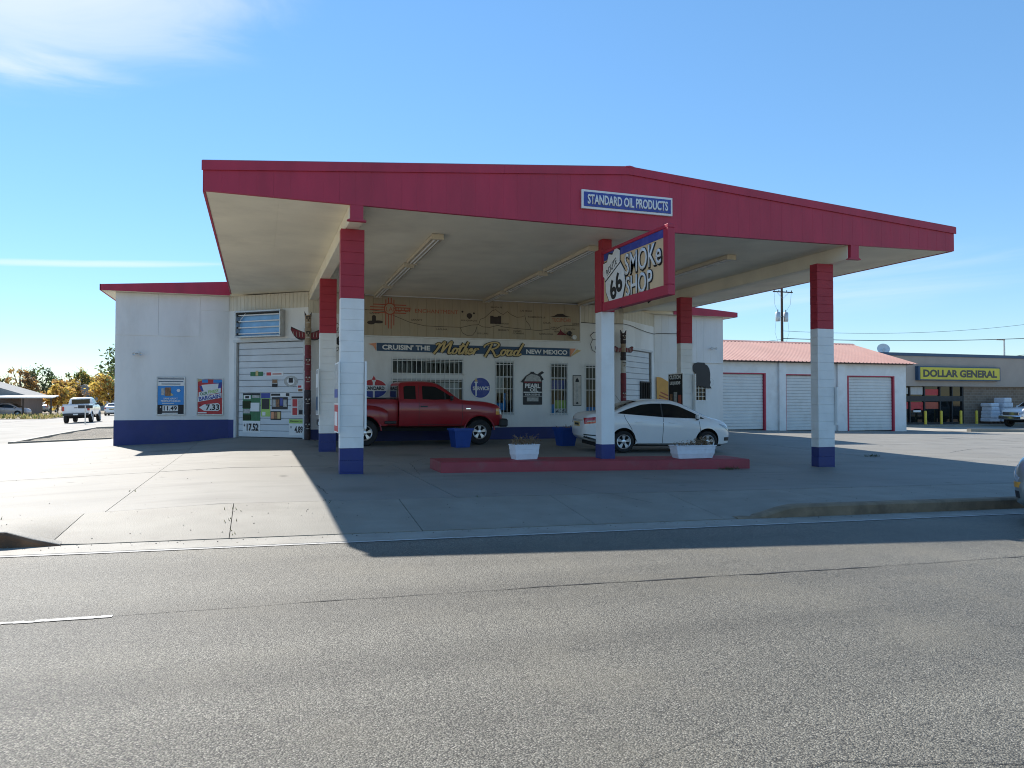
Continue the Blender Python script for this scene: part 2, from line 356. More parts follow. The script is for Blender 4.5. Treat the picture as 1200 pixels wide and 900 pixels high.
# ---------------------------------------------------------------- mesh helpers
class MB:
    def __init__(s): s.v = []; s.f = []; s.m = []
    def add(s, vs, fs, m=0):
        o = len(s.v); s.v += [tuple(q) for q in vs]
        for f in fs: s.f.append([i + o for i in f]); s.m.append(m)
        return s
    def box(s, x0, x1, y0, y1, z0, z1, m=0):
        return s.add([(x0, y0, z0), (x1, y0, z0), (x1, y1, z0), (x0, y1, z0), (x0, y0, z1), (x1, y0, z1), (x1, y1, z1), (x0, y1, z1)],
                     [(0, 3, 2, 1), (4, 5, 6, 7), (0, 1, 5, 4), (1, 2, 6, 5), (2, 3, 7, 6), (3, 0, 4, 7)], m)
    def cbox(s, x0, x1, y0, y1, z0, z1, b=.008, m=0):
        """box with chamfered edges"""
        vs = []; idx = {}
        for i, (xa, xs) in enumerate(((x0, 1), (x1, -1))):
            for j, (ya, ys) in enumerate(((y0, 1), (y1, -1))):
                for k, (za, zs) in enumerate(((z0, 1), (z1, -1))):
                    for a in range(3):
                        p = [xa + xs * b, ya + ys * b, za + zs * b]
                        p[a] = (xa, ya, za)[a]
                        idx[i, j, k, a] = len(vs); vs.append(p)
        fs = []
        for i in (0, 1):
            fs.append([idx[i, 0, 0, 0], idx[i, 1, 0, 0], idx[i, 1, 1, 0], idx[i, 0, 1, 0]])
            fs.append([idx[0, i, 0, 1], idx[1, i, 0, 1], idx[1, i, 1, 1], idx[0, i, 1, 1]])
            fs.append([idx[0, 0, i, 2], idx[1, 0, i, 2], idx[1, 1, i, 2], idx[0, 1, i, 2]])
            for j in (0, 1):
                fs.append([idx[i, j, 0, 0], idx[i, j, 1, 0], idx[i, j, 1, 1], idx[i, j, 0, 1]])
                fs.append([idx[i, 0, j, 0], idx[i, 1, j, 0], idx[i, 1, j, 2], idx[i, 0, j, 2]])
                fs.append([idx[0, i, j, 1], idx[1, i, j, 1], idx[1, i, j, 2], idx[0, i, j, 2]])
                for k in (0, 1): fs.append([idx[i, j, k, 0], idx[i, j, k, 1], idx[i, j, k, 2]])
        return s.add(vs, fs, m)
    def prism(s, poly, y0, y1, m=0):
        """polygon in (x, z) given thickness along y"""
        n = len(poly)
        vs = [(x, y0, z) for x, z in poly] + [(x, y1, z) for x, z in poly]
        return s.add(vs, [list(range(n)), list(range(2 * n - 1, n - 1, -1))] + [(i, i + n, (i + 1) % n + n, (i + 1) % n) for i in range(n)], m)
    def prism_x(s, poly, x0, x1, m=0):
        n = len(poly)
        vs = [(x0, y, z) for y, z in poly] + [(x1, y, z) for y, z in poly]
        return s.add(vs, [list(range(n)), list(range(2 * n - 1, n - 1, -1))] + [(i, i + n, (i + 1) % n + n, (i + 1) % n) for i in range(n)], m)
    def tube(s, pts, r, n=6, m=0, caps=True):
        pts = [Vector(p) for p in pts]; rings = []
        rr = r if isinstance(r, (list, tuple)) else [r] * len(pts)
        for i, p in enumerate(pts):
            t = (pts[min(i + 1, len(pts) - 1)] - pts[max(i - 1, 0)]).normalized()
            a = t.cross(Vector((0, 0, 1)))
            if a.length < .05: a = t.cross(Vector((1, 0, 0)))
            a.normalize(); b = t.cross(a)
            rings.append([p + (a * math.cos(2 * math.pi * k / n) + b * math.sin(2 * math.pi * k / n)) * rr[i] for k in range(n)])
        vs = [q for g in rings for q in g]; fs = []
        for i in range(len(pts) - 1):
            for k in range(n): fs.append((i * n + k, i * n + (k + 1) % n, (i + 1) * n + (k + 1) % n, (i + 1) * n + k))
        if caps: fs += [list(range(n - 1, -1, -1)), list(range((len(pts) - 1) * n, len(pts) * n))]
        return s.add(vs, fs, m)
    def lathe_y(s, prof, n=24, m=0, c=(0, 0, 0), close=False):
        """profile of (r, y) turned about the Y axis"""
        vs = []; k = len(prof)
        for i in range(n):
            a = 2 * math.pi * i / n
            for r, y in prof: vs.append((c[0] + r * math.cos(a), c[1] + y, c[2] + r * math.sin(a)))
        fs = []
        for i in range(n):
            for j in range(k - 1 if not close else k):
                a, b = i * k + j, i * k + (j + 1) % k
                c2, d = ((i + 1) % n) * k + (j + 1) % k, ((i + 1) % n) * k + j
                fs.append((a, b, c2, d))
        return s.add(vs, fs, m)
    def lathe_z(s, prof, n=24, m=0, c=(0, 0, 0)):
        t = MB().lathe_y(prof, n)
        return s.add([(c[0] + x, c[1] + z, c[2] + y) for x, y, z in t.v], t.f, m)
    def disc(s, cx, cz, r, y0, y1, n=32, m=0, rz=None):
        return s.prism([(cx + r * math.cos(2 * math.pi * i / n), cz + (rz or r) * math.sin(2 * math.pi * i / n)) for i in range(n)], y0, y1, m)
    def build(s, name, mats, parent=None, smooth=False, loc=None, rz=None, ang=40, weld=False):
        me = bpy.data.meshes.new(name)
        me.from_pydata(s.v, [], s.f)
        if not isinstance(mats, (list, tuple)): mats = [mats]
        for q in mats: me.materials.append(q)
        if len(mats) > 1: me.polygons.foreach_set('material_index', s.m)
        bm = bmesh.new(); bm.from_mesh(me)
        if weld: bmesh.ops.remove_doubles(bm, verts=bm.verts, dist=1e-4)
        bmesh.ops.recalc_face_normals(bm, faces=bm.faces); bm.to_mesh(me); bm.free()
        if smooth:
            me.polygons.foreach_set('use_smooth', [True] * len(me.polygons)); me.set_sharp_from_angle(angle=R(ang))
        me.update()
        return link(name, me, parent, loc, rz)
def link(name, me, parent=None, loc=None, rz=None):
    o = bpy.data.objects.new(name, me); COL.objects.link(o)
    if parent is not None: o.parent = parent
    if loc is not None: o.location = loc
    if rz is not None: o.rotation_euler[2] = rz
    return o
def tag(o, label=None, cat=None, group=None, kind=None):
    if label: o['label'] = label
    if cat: o['category'] = cat
    if group: o['group'] = group
    if kind: o['kind'] = kind
    return o
def thing(name, label, cat, loc=(0, 0, 0), rz=0., group=None):
    o = bpy.data.objects.new(name, None); COL.objects.link(o)
    o.location = loc; o.rotation_euler[2] = rz; o.empty_display_size = .2
    return tag(o, label, cat, group)
def copy_tree(o, loc=None, rz=None, label=None, parent=None):
    c = o.copy(); COL.objects.link(c)
    if parent is not None: c.parent = parent
    if loc is not None: c.location = loc
    if rz is not None: c.rotation_euler[2] = rz
    if label: c['label'] = label
    for ch in list(o.children): copy_tree(ch, parent=c)
    return c
TEXTCACHE = {}
def text(s, parent, mt, x, z, y=-.006, h=None, w=None, bold=0., shear=0., depth=0., rot=0., name='lettering', spacing=1.):
    """flat or raised lettering in the wall plane: centred on (x, z), h tall, w wide, lying at depth y"""
    cu = bpy.data.curves.new('t', 'FONT'); cu.body = s; cu.size = 1; cu.offset = bold; cu.shear = shear
    cu.resolution_u = 3; cu.space_character = spacing
    ob = bpy.data.objects.new('t', cu)
    me = bpy.data.meshes.new_from_object(ob)
    bpy.data.objects.remove(ob); bpy.data.curves.remove(cu)
    xs = [v.co.x for v in me.vertices]; zs = [v.co.y for v in me.vertices]
    if not xs: return None
    cx, cz = (min(xs) + max(xs)) / 2, (min(zs) + max(zs)) / 2
    W_, H_ = max(xs) - min(xs), max(zs) - min(zs)
    sz = (h / H_) if h else (w / W_)
    sx = (w / W_) if w else sz
    ca, sa = math.cos(rot), math.sin(rot)
    for v in me.vertices:
        a, b = (v.co.x - cx) * sx, (v.co.y - cz) * sz
        v.co = (x + a * ca - b * sa, y, z + a * sa + b * ca)
    if depth:
        bm = bmesh.new(); bm.from_mesh(me)
        r = bmesh.ops.extrude_face_region(bm, geom=bm.faces[:])
        bmesh.ops.translate(bm, verts=[q for q in r['geom'] if isinstance(q, bmesh.types.BMVert)], vec=(0, -depth, 0))
        bmesh.ops.recalc_face_normals(bm, faces=bm.faces); bm.to_mesh(me); bm.free()
    me.materials.clear(); me.materials.append(mt); me.name = name
    return link(name, me, parent)
def sm(a, b, x):
    t = min(1., max(0., (x - a) / (b - a))); return t * t * (3 - 2 * t)

# ---------------------------------------------------------------- lie of the land (metres; camera stands over 0, 0)
Y_EDGE, Y_KERB, Y_WALK = 8.45, 8.9, 10.55
def pad(x, y):
    t = min(1., max(0., (y - 14.2) / 10.5))
    xc = min(14., max(-.5, x))
    z = .20 + .005 * (max(8, min(y, 40)) - 14.2) + (-.0168 * (1 - t) - .002 * t) * (xc - 1.68)
    if x < -.5: z -= .034 * min(-.5 - x, 14.5)
    if x > 14: z -= (.0168 * (1 - t) + .018 * t) * (min(x, 45) - 14)
    z += .10 * sm(21, 25.5, y) * sm(-2.5, -.5, x) * (1 - sm(1.5, 3, x))
    return z
def road(x):
    z = -.018 * (min(40, max(-3, x)) - 1)
    if x < -3: z += .03 * max(-12, x + 3)
    return z
def walk(x, y):
    z0 = road(x) + .009 + .13 * (1.2 * sm(6.55, 7.45, x) + 1.2 * (1 - sm(-2.5, -1.95, x)))
    t = (y - Y_KERB) / (Y_WALK - Y_KERB)
    return z0 + (pad(x, Y_WALK) - z0) * min(1, max(0, t))
def H(x, y):
    if y <= Y_KERB: return road(x)
    if y < Y_WALK: return walk(x, y)
    return pad(x, y)
def axis(a, b, step):
    n = max(1, int(math.ceil((b - a) / step))); return [a + (b - a) * i / n for i in range(n + 1)]
def sheet(name, xs, ys, dz, mt, parent=None, fn=H, thick=.05, kind=None, smooth=True):
    mb = MB(); nx, ny = len(xs), len(ys)
    mb.v = [(x, y, fn(x, y) + dz) for y in ys for x in xs]
    mb.f = [(j * nx + i, j * nx + i + 1, (j + 1) * nx + i + 1, (j + 1) * nx + i) for j in range(ny - 1) for i in range(nx - 1)]
    if thick:
        ring = [i for i in range(nx)] + [j * nx + nx - 1 for j in range(1, ny)] + [(ny - 1) * nx + i for i in range(nx - 2, -1, -1)] + [j * nx for j in range(ny - 2, 0, -1)]
        o = len(mb.v); mb.v += [(mb.v[i][0], mb.v[i][1], mb.v[i][2] - thick) for i in ring]
        n = len(ring)
        mb.f += [(ring[k], o + k, o + (k + 1) % n, ring[(k + 1) % n]) for k in range(n)]
    mb.m = [0] * len(mb.f)
    o = mb.build(name, mt, parent, smooth=smooth, ang=30)
    if kind: o['kind'] = kind
    return o
far = [-1500, -700, -350, -180, -110, -70, -50, -38]
sheet('ground', far + axis(-30, 64, 2.) + [72, 90, 130, 200, 400, 800, 1600],
      [-300, -120, -60, -30] + axis(-16, 60, 2.) + [70, 85, 110, 150, 220, 400, 800, 1500, 2600], -.09, M['dirt'], thick=0, kind='structure')
sheet('road', far + axis(-30, 60, 1.5) + [80, 120, 250, 500], [-6.5, -3, 0, 3, 5.9, Y_EDGE + .05], 0., M['asphalt'], thick=.08, kind='structure')
sheet('gutter', far[3:] + axis(-30, 60, 1.5) + [80, 120], [Y_EDGE + .02, Y_KERB + .01], .006, M['gutter'], fn=lambda x, y: road(x), thick=.05, kind='structure')
o = sheet('edge_line', axis(-60, 60, 1.5), [Y_EDGE - .065, Y_EDGE], .006, M['line'], thick=0, kind='structure')
# lane dashes and the open seam along the middle of the road
for k, (a, b) in enumerate(((-2.3 - 3.0, -1.05), (10.6, 13.6), (-17.4, -14.4), (-29.6, -26.6))):
    dm = MB(); dq = random.Random(k + 20); x = a
    while x < b:      # paint worn into ragged patches
        st = dq.uniform(.03, .08); y0, y1 = 5.93 + dq.uniform(-.004, .006), 5.995 + dq.uniform(-.007, .004)
        if dq.random() < .1: y0 += dq.uniform(.01, .02)
        if dq.random() < .1: y1 -= dq.uniform(.01, .02)
        dm.add([(x, y0, road(x) + .005), (x + st, y0 + dq.uniform(-.006, .006), road(x + st) + .005), (x + st, y1 + dq.uniform(-.006, .006), road(x + st) + .005), (x, y1, road(x) + .005)], [(0, 1, 2, 3)])
        x += st
    tag(dm.build('lane_dash', M['line']), kind='structure')
sm_ = MB(); pr = random.Random(4)
pts = [(x, 5.98 - .012 * x + pr.uniform(-.012, .012) + .02 * math.sin(x * .8)) for x in axis(-1.0, 22, .22)]
vs = []
for x, y in pts:
    w = pr.choice((.003, .005, .007, .012, .004)) * (1.2 if 2.5 < x < 6 else .8)
    vs += [(x, y - w, road(x) + .004), (x, y + w, road(x) + .004)]
sm_.add(vs, [(2 * i, 2 * i + 2, 2 * i + 3, 2 * i + 1) for i in range(len(pts) - 1)])
tag(sm_.build('road_seam', M['crack']), kind='structure')
def crack(pts, w, parent=None, dz=.004, fn=H, seed=1):
    q = random.Random(seed); P = []
    for (xa, ya), (xb, yb) in zip(pts[:-1], pts[1:]):
        n = max(2, int(math.hypot(xb - xa, yb - ya) / .12))
        for i in range(n):
            t = i / n; P.append((xa + (xb - xa) * t + q.uniform(-.02, .02), ya + (yb - ya) * t + q.uniform(-.02, .02)))
    P.append(pts[-1]); vs = []
    for i, (x, y) in enumerate(P):
        a, b = P[max(0, i - 1)], P[min(len(P) - 1, i + 1)]
        dx, dy = b[0] - a[0], b[1] - a[1]; l = math.hypot(dx, dy) or 1
        ww = w * q.uniform(.4, 1.3)
        vs += [(x - dy / l * ww, y + dx / l * ww, fn(x, y) + dz), (x + dy / l * ww, y - dx / l * ww, fn(x, y) + dz)]
    mb = MB().add(vs, [(2 * i, 2 * i + 2, 2 * i + 3, 2 * i + 1) for i in range(len(P) - 1)])
    return tag(mb.build('road_crack', M['crack'], parent), kind='structure')
crack([(2.05, 2.58), (2.4, 2.70), (2.75, 2.55), (3.2, 2.43), (4.2, 2.36)], .002, seed=2)
crack([(1.3, 2.75), (1.75, 2.98), (2.2, 3.12)], .0013, seed=3)

# sidewalk: slabs with joints
walk_root = sheet('sidewalk', axis(-30, 40, .5), axis(Y_KERB + .02, Y_WALK, .4), -.03, M['joint'], thick=0, kind='structure')
xj = [-11.0, -6.4, -2.05, -.3, 1.9, 4.2, 6.2, 8.4, 10.6, 12.8, 15., 17.2, 19.4]
for a, b in zip(xj[:-1], xj[1:]):
    sheet('sidewalk_slab', axis(a + .0045, b - .0045, .35), axis(Y_KERB + .03, Y_WALK - .01, .3), 0., M['walk'], walk_root)
sheet('sidewalk_run', axis(19.41, 40, 1), axis(Y_KERB + .03, Y_WALK - .01, .4), 0., M['walk'], walk_root)
sheet('sidewalk_run', axis(-30, -11.02, 1), axis(Y_KERB + .03, Y_WALK - .01, .4), 0., M['walk'], walk_root)
# kerbs
def kerb(name, x0, x1, mt, top_mt, step=.25):
    mb = MB(); xs = axis(x0, x1, step)
    prof = [(0, -.1), (0, None), (.02, 'r'), (.04, 't'), (.17, 't'), (.17, -.1)]
    vs = []
    for x in xs:
        top = walk(x, Y_KERB + .05) + .012
        for dy, k in prof:
            z = road(x) - .1 if k == -.1 else top - .035 if k is None else top - .008 if k == 'r' else top
            vs.append((x, Y_KERB - .02 + dy, z))
    k = len(prof)
    for i in range(len(xs) - 1):
        for j in range(k - 1):
            mb.f.append((i * k + j, (i + 1) * k + j, (i + 1) * k + j + 1, i * k + j + 1)); mb.m.append(0 if j < 2 else 1)
    mb.v = vs
    mb.f += [list(range(k)), [(len(xs) - 1) * k + j for j in range(k)]]; mb.m += [0, 0]
    return tag(mb.build(name, [mt, top_mt], smooth=True, ang=35), kind='structure')
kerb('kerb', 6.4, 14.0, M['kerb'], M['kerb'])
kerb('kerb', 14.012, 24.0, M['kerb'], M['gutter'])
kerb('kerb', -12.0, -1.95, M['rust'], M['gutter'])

# forecourt: one sheet of joint filler and the concrete slabs on it
fore = sheet('forecourt', axis(-6.5, 40, 1.), axis(Y_WALK, 33, 1.), -.03, M['joint'], thick=0, kind='structure')
xj = [-6.35, -1.82, 2.75, 7.2, 11.7, 16.2, 20.7, 25.2, 29.7, 34.2, 38.7]
yj = [Y_WALK, 15.9, 20.9, 26.4, 31.6]
for a, b in zip(xj[:-1], xj[1:]):
    for c, d in zip(yj[:-1], yj[1:]):
        sheet('concrete_slab', axis(a + .0055, b - .0055, .75), axis(c + .005, d - .005, .75), rnd.uniform(-.003, .003), M['concrete'], fore)
crack([(.9, 12.4), (.98, 11.3)], .008, seed=5)
crack([(3.8, 17.6), (3.2, 16.4), (2.9, 13.9)], .005, seed=6)
crack([(4.9, 12.2), (5.05, 10.8), (5.6, 9.9)], .005, seed=9)
crack([(10.2, 12.8), (11.9, 13.3), (13.4, 13.1)], .005, seed=10)
crack([(20.5, 17.6), (23, 18.9), (27, 19.6), (31, 21)], .012, seed=11)
# ground round the back and the side streets
side = sheet('side_street', axis(-19.3, -8.6, 2), axis(Y_WALK, 60, 2.5) + [70, 85, 110, 150, 220, 400], -.012, M['asphalt_old'], thick=.06, kind='structure')
sheet('cross_street', axis(-140, -19.4, 6), axis(52, 82, 5), -.012, M['asphalt_old'], thick=.06, kind='structure')
sheet('driveway_apron', axis(-8.58, -6.37, .7), axis(Y_WALK, 31.6, 1.5), -.008, M['walk'], thick=.06, kind='structure')
sheet('alley', axis(-8.58, 21, 2), axis(46.5, 56, 2), -.01, M['lot'], thick=.05, kind='structure')
sheet('gravel_strip', axis(-8.58, -4.5, .5), axis(31.62, 46.4, 1.), 0., M['gravel'], fn=lambda x, y: pad(x, y) - .02 + .03 * math.sin(x * 2.3 + y * 1.7), thick=.06, kind='structure')
sheet('parking_lot', axis(38.72, 95, 4), axis(Y_WALK, 46, 3), -.01, M['lot'], thick=.05, kind='structure')
sheet('parking_lot', axis(20, 38.68, 4), axis(33.01, 46, 3), -.02, M['lot'], thick=.05, kind='structure')
def kerb_run(name, pts, w, h, mt, fn=pad):
    mb = MB(); vs = []
    for i, (x, y) in enumerate(pts):
        a, b = pts[max(0, i - 1)], pts[min(len(pts) - 1, i + 1)]
        dx, dy = b[0] - a[0], b[1] - a[1]; l = math.hypot(dx, dy)
        nx, ny = -dy / l * w / 2, dx / l * w / 2; z = fn(x, y)
        vs += [(x - nx, y - ny, z - .1), (x - nx * .9, y - ny * .9, z + h), (x + nx * .9, y + ny * .9, z + h), (x + nx, y + ny, z - .1)]
    for i in range(len(pts) - 1):
        for j in range(3): mb.f.append((4 * i + j, 4 * i + 4 + j, 4 * i + 5 + j, 4 * i + 1 + j))
    n = len(pts) - 1
    mb.f += [(0, 1, 2, 3), (4 * n, 4 * n + 1, 4 * n + 2, 4 * n + 3)]
    mb.v = vs; mb.m = [0] * len(mb.f)
    return tag(mb.build(name, mt), kind='structure')
kerb_run('kerb', [(x, 31.9) for x in axis(38.6, 80, 3)], .3, .16, M['walk'])
kerb_run('kerb', [(x, 31.75) for x in axis(-8.5, -5.3, .6)], .2, .05, M['walk'])
kerb_run('kerb', [(x, 46.45) for x in axis(-8.5, -3, .8)], .2, .06, M['walk'])
kerb_run('kerb', [(-8.6, y) for y in axis(31.8, 46.4, 1.5)], .2, .05, M['walk'])
kerb_run('kerb', [(x, 51.6) for x in axis(-60, -19.6, 3)], .25, .13, M['walk'])
# storefront pavement slab of the shop on the right
tag(MB().box(39.5, 80, 40.0, 42.0, -.7, -.13).build('shop_pavement', M['walk']), kind='structure')
# verge beyond the cross street
verge = sheet('grass_verge', axis(-140, -19.4, 5), axis(83, 96, 3), .0, M['dirt'], fn=lambda x, y: pad(x, y) + .15 * math.sin((y - 83) / 13 * math.pi) * (.6 + .4 * math.sin(x * .7)), thick=0, kind='structure')
g = MB(); q = random.Random(8)
for i in range(5200):
    x, y = q.uniform(-60, -19.5), q.uniform(83.2, 95.8)
    z = pad(x, y); h = q.uniform(.12, .5); a = q.uniform(0, 6.28); w = q.uniform(.05, .16)
    g.add([(x - w * math.cos(a), y - w * math.sin(a), z), (x + w * math.cos(a), y + w * math.sin(a), z), (x + q.uniform(-.15, .15), y + q.uniform(-.15, .15), z + h)], [(0, 1, 2)], 0 if q.random() < .72 else 1)
tag(g.build('verge_grass', [M['grass'], M['leaf_green']]), kind='stuff')

# loose grit and bits of litter lying on the slabs and along the gutter
g = MB(); q = random.Random(31)
for i in range(900):
    if i < 380: x, y = q.uniform(-6, 16), Y_KERB - abs(q.gauss(0, .12)) - .02; z = road(x) + .008
    elif i < 620: x, y = q.uniform(-6, 16), q.uniform(Y_KERB + .1, Y_WALK); z = walk(x, y) + .002
    else: x, y = q.uniform(-6, 20), q.uniform(Y_WALK, 22); z = pad(x, y) + .003
    if abs(x - 7) < 3.6 and 14 < y < 15.2: continue
    r = q.uniform(.003, .010); a = q.uniform(0, 6.28)
    P = [(x + r * math.cos(a + k * 2.094) * q.uniform(.7, 1.3), y + r * math.sin(a + k * 2.094) * q.uniform(.7, 1.3), z) for k in range(3)]
    g.add(P + [(x, y, z + r * q.uniform(.6, 1.2))], [(0, 1, 3), (1, 2, 3), (2, 0, 3)], 0 if q.random() < .65 else 1)
tag(g.build('grit', [M['wood'], M['gravel']]), kind='stuff')
# dry weeds in the joint between sidewalk and forecourt
g = MB()
for cx_, cy_ in ((-.31, 9.6), (-.30, 10.2), (-3.0, Y_WALK), (.9, Y_WALK), (-1.83, 12.6), (3.1, Y_WALK), (-.29, 9.1)):
    for i in range(4):
        x, y = cx_ + q.gauss(0, .05), cy_ + q.gauss(0, .07); z = H(x, y); h = q.uniform(.015, .05)
        g.add([(x - .006, y, z), (x + .006, y, z), (x + q.uniform(-.04, .04), y + q.uniform(-.03, .03), z + h)], [(0, 1, 2)])
tag(g.build('joint_weeds', M['weed']), kind='stuff')

# ---------------------------------------------------------------- the gas station building
WT = 5.10
station = thing('gas_station', 'white splay fronted filling station building with dark blue base band behind the canopy', 'building', (0, 0, 0))
def wall_cells(mb, L, z0, z1, th, openings):
    """wall in local x (0..L), front face at y=0, thickness th behind; openings (x0,x1,z0,z1)"""
    xs = sorted({0., L, *[v for o in openings for v in o[:2]]}); zs = sorted({z0, z1, *[v for o in openings for v in o[2:]]})
    for a, b in zip(xs[:-1], xs[1:]):
        run = None
        for c, d in zip(zs[:-1], zs[1:]):
            cx, cz = (a + b) / 2, (c + d) / 2
            if any(o[0] < cx < o[1] and o[2] < cz < o[3] for o in openings):
                if run: mb.box(a, b, 0, th, *run); run = None
            else: run = [run[0], d] if run else [c, d]
        if run: mb.box(a, b, 0, th, *run)
    return mb
def wing(x0, x1, y): return y
# --- office front
office_open = [(4.18, 6.68, 2.47, 3.02), (4.18, 6.68, .62, 2.34), (7.80, 8.53, 1.09, 2.97), (9.86, 10.58, 1.06, 2.94), (11.22, 11.92, 1.06, 2.90)]
OX, OY = 1.5, 24.7
m_ = MB(); wall_cells(m_, 11.3, -.4, 4.42, .22, [(a - OX, b - OX, c, d) for a, b, c, d in office_open])
o = m_.build('wall', M['white'], station, loc=(OX, OY, 0))
tag(o, 'white painted office wall with barred windows')
# ribbed cream siding above the office wall (in view right of the mural)
def siding(name, L, z0, z1, parent, loc, rz, mt, pitch=.152, depth=.012):
    mb = MB(); poly = [(0, 0.), (0, .1)]
    n = int(L / pitch); top = []
    for i in range(n):
        a = i * L / n; b = (i + 1) * L / n
        top += [(a + .002, -.0), (a + .016, depth), (a + .03, 0.)]
    top += [(L, 0.)]
    poly = [(x, y) for x, y in top] + [(L, .1), (0, .1)]
    # extrude along z
    k = len(poly)
    vs = [(x, y, z0) for x, y in poly] + [(x, y, z1) for x, y in poly]
    mb.add(vs, [list(range(k - 1, -1, -1)), list(range(k, 2 * k))] + [(i, (i + 1) % k, (i + 1) % k + k, i + k) for i in range(k)])
    return mb.build(name, mt, parent, loc=loc, rz=rz)
siding('siding', 1.76, 4.42, WT, station, (1.5, OY, 0), 0, M['cream_siding'])
siding('siding', 1.76, 4.42, WT, station, (11.04, OY, 0), 0, M['cream_siding'])
MB().box(3.27, 11.03, OY + .02, OY + .22, 4.42, WT).build('wall', M['tan'], station)
# blue base band of the office
for a, b, c in ((1.5, 4.18, .655), (4.18, 6.68, .6), (6.68, 12.8, .655)): MB().box(a, b, OY - .016, OY - .0005, -.3, c).build('base_band', M['blue'], station)
# --- garage bays (splayed 40 degrees)
RB = R(40)
BL, BR = (1.5 - 3.2 * math.cos(RB), 24.7 + 3.2 * math.sin(RB)), (12.8, 24.7)
def bay(org, rz, flip):
    Lb = 3.2
    f = (lambda a, b: (a, b)) if not flip else (lambda a, b: (Lb - b, Lb - a))
    d0, d1 = f(.32, 3.02)
    mb = MB(); wall_cells(mb, Lb, -.4, 4.6, .22, [(d0, d1, -.5, 3.53)])
    mb.build('wall', M['white'], station, loc=(*org, 0), rz=rz)
    siding('siding', Lb, 4.6, WT, station, (*org, 0), rz, M['cream_siding'])
    for a, b, c in ((0., d0 - .09, .68 if flip else .945), (d1 + .09, Lb, .68)):
        if b - a > .02: MB().box(a, b, -.016, -.0005, -.3, c).build('base_band', M['blue'], station, loc=(*org, 0), rz=rz)
    dr = MB().box(d0 - .002, d1 + .002, .16, .2, -.2, 3.53)
    door = dr.build('garage_door', M['dark'], station, loc=(*org, 0), rz=rz)
    z = pad(org[0] + math.cos(rz) * 1.6, org[1] + math.sin(rz) * 1.6) + .02
    n = 15; h = (3.52 - z) / n
    pm = bpy.data.meshes.new('door_panel')
    tmp = MB().cbox(d0 + .03, d1 - .03, .075, .155, 0, h - .010, .012)
    first = None
    for i in range(n):
        if first is None: first = tmp.build('door_panel', M['doorgrey'], door, loc=(0, 0, z)); 
        else: link('door_panel', first.data, door, (0, 0, z + i * h))
    fr = MB(); fr.box(d0 - .09, d0, -.02, .10, z - .2, 3.53); fr.box(d1, d1 + .09, -.02, .10, z - .2, 3.53); fr.box(d0 - .12, d1 + .12, -.03, .09, 3.533, 3.61)
    fr.build('door_frame', M['frame'], door)
    return door
bay(BL, -RB, False)
bay(BR, RB, True)
# --- wings
WY = BL[1]
XL0, XL1 = -4.39, BL[0]
XR0, XR1 = 15.25, 18.54
MB().box(XL0, XL1 - .001, WY, WY + .22, -.5, WT).build('wall', M['white'], station)
MB().box(XL0, XL0 + .22, WY + .222, 36, -.5, WT).build('wall', M['white'], station)
m_ = MB(); wall_cells(m_, XR1 - XR0, -.5, WT, .22, [(17.20 - XR0, 17.70 - XR0, 1.60, 2.28)])
m_.build('wall', M['white'], station, loc=(XR0 + .001, WY, 0))
MB().box(XR1 - .22, XR1, WY + .222, 36, -.5, WT).build('wall', M['white'], station)
MB().box(XL0 + .222, XR1 - .222, 35.78, 36, -.5, WT).build('wall', M['white'], station)
def base_poly(x0, x1, top):
    return [(x0, -.5), (x1, -.5), (x1, top), (x0, top)]
MB().prism(base_poly(XL0 - .015, XL1 - .0, .95), WY - .016, WY - .001).build('base_band', M['blue'], station)
MB().box(XL0 - .016, XL0 - .001, WY - .015, 36, -.5, .95).build('base_band', M['blue'], station)
MB().prism(base_poly(XR0 + .01, XR1, .62), WY - .016, WY - .001).build('base_band', M['blue'], station)
# sheet panels on the wings, with joints
def wpanel(x0, x1, z0, z1, y=None, mt='white'):
    MB().cbox(x0 + .008, x1 - .008, WY - .014, WY + .005, z0 + .008, z1 - .008, .004).build('wall_panel', M[mt], station)
for a, b, c, d in ((XL0, -3.12, 3.70, 5.09), (-3.12, -1.86, 3.70, 5.09), (-1.86, XL1 - .01, 4.59, 5.09)): wpanel(a, b, c, d)
siding('siding', XR1 - XR0, 3.17, 5.09, station, (XR0, WY - .02, 0), 0, M['white'], .30, .006)
# shop floor and partitions so the windows look into a room
MB().box(XL0 + .25, XR1 - .25, 29.4, 29.5, -.3, 5.0).build('inner_wall', M['interior'], station)
MB().box(XL0 + .25, XR1 - .25, 24.95, 29.4, -.35, -.3).build('floor', M['interior'], station)
# roof behind the canopy: low gable with red edge
RP = [(-4.76, 5.105), (19.0, 5.105), (19.0, 5.27), (7.15, 6.10), (-4.76, 5.27)]
MB().prism(RP, WY - .33, 36.35).build('roof', M['cream'], station)
for x0, x1 in ((-4.78, -.93), (15.97, 19.02)):
    def topz(x): return 5.28 + (6.12 - 5.28) * (1 - abs(x - 7.15) / 11.93)
    fb = MB().prism([(x0, 5.09), (x1, 5.09), (x1, topz(x1)), (x0, topz(x0))], WY - .36, WY - .335)
    fb.build('fascia', M['red'], station)
MB().box(-4.79, -4.762, WY - .36, 36.35, 5.09, 5.285).build('fascia', M['red'], station)
MB().box(19.002, 19.03, WY - .36, 36.35, 5.09, 5.285).build('fascia', M['red'], station)
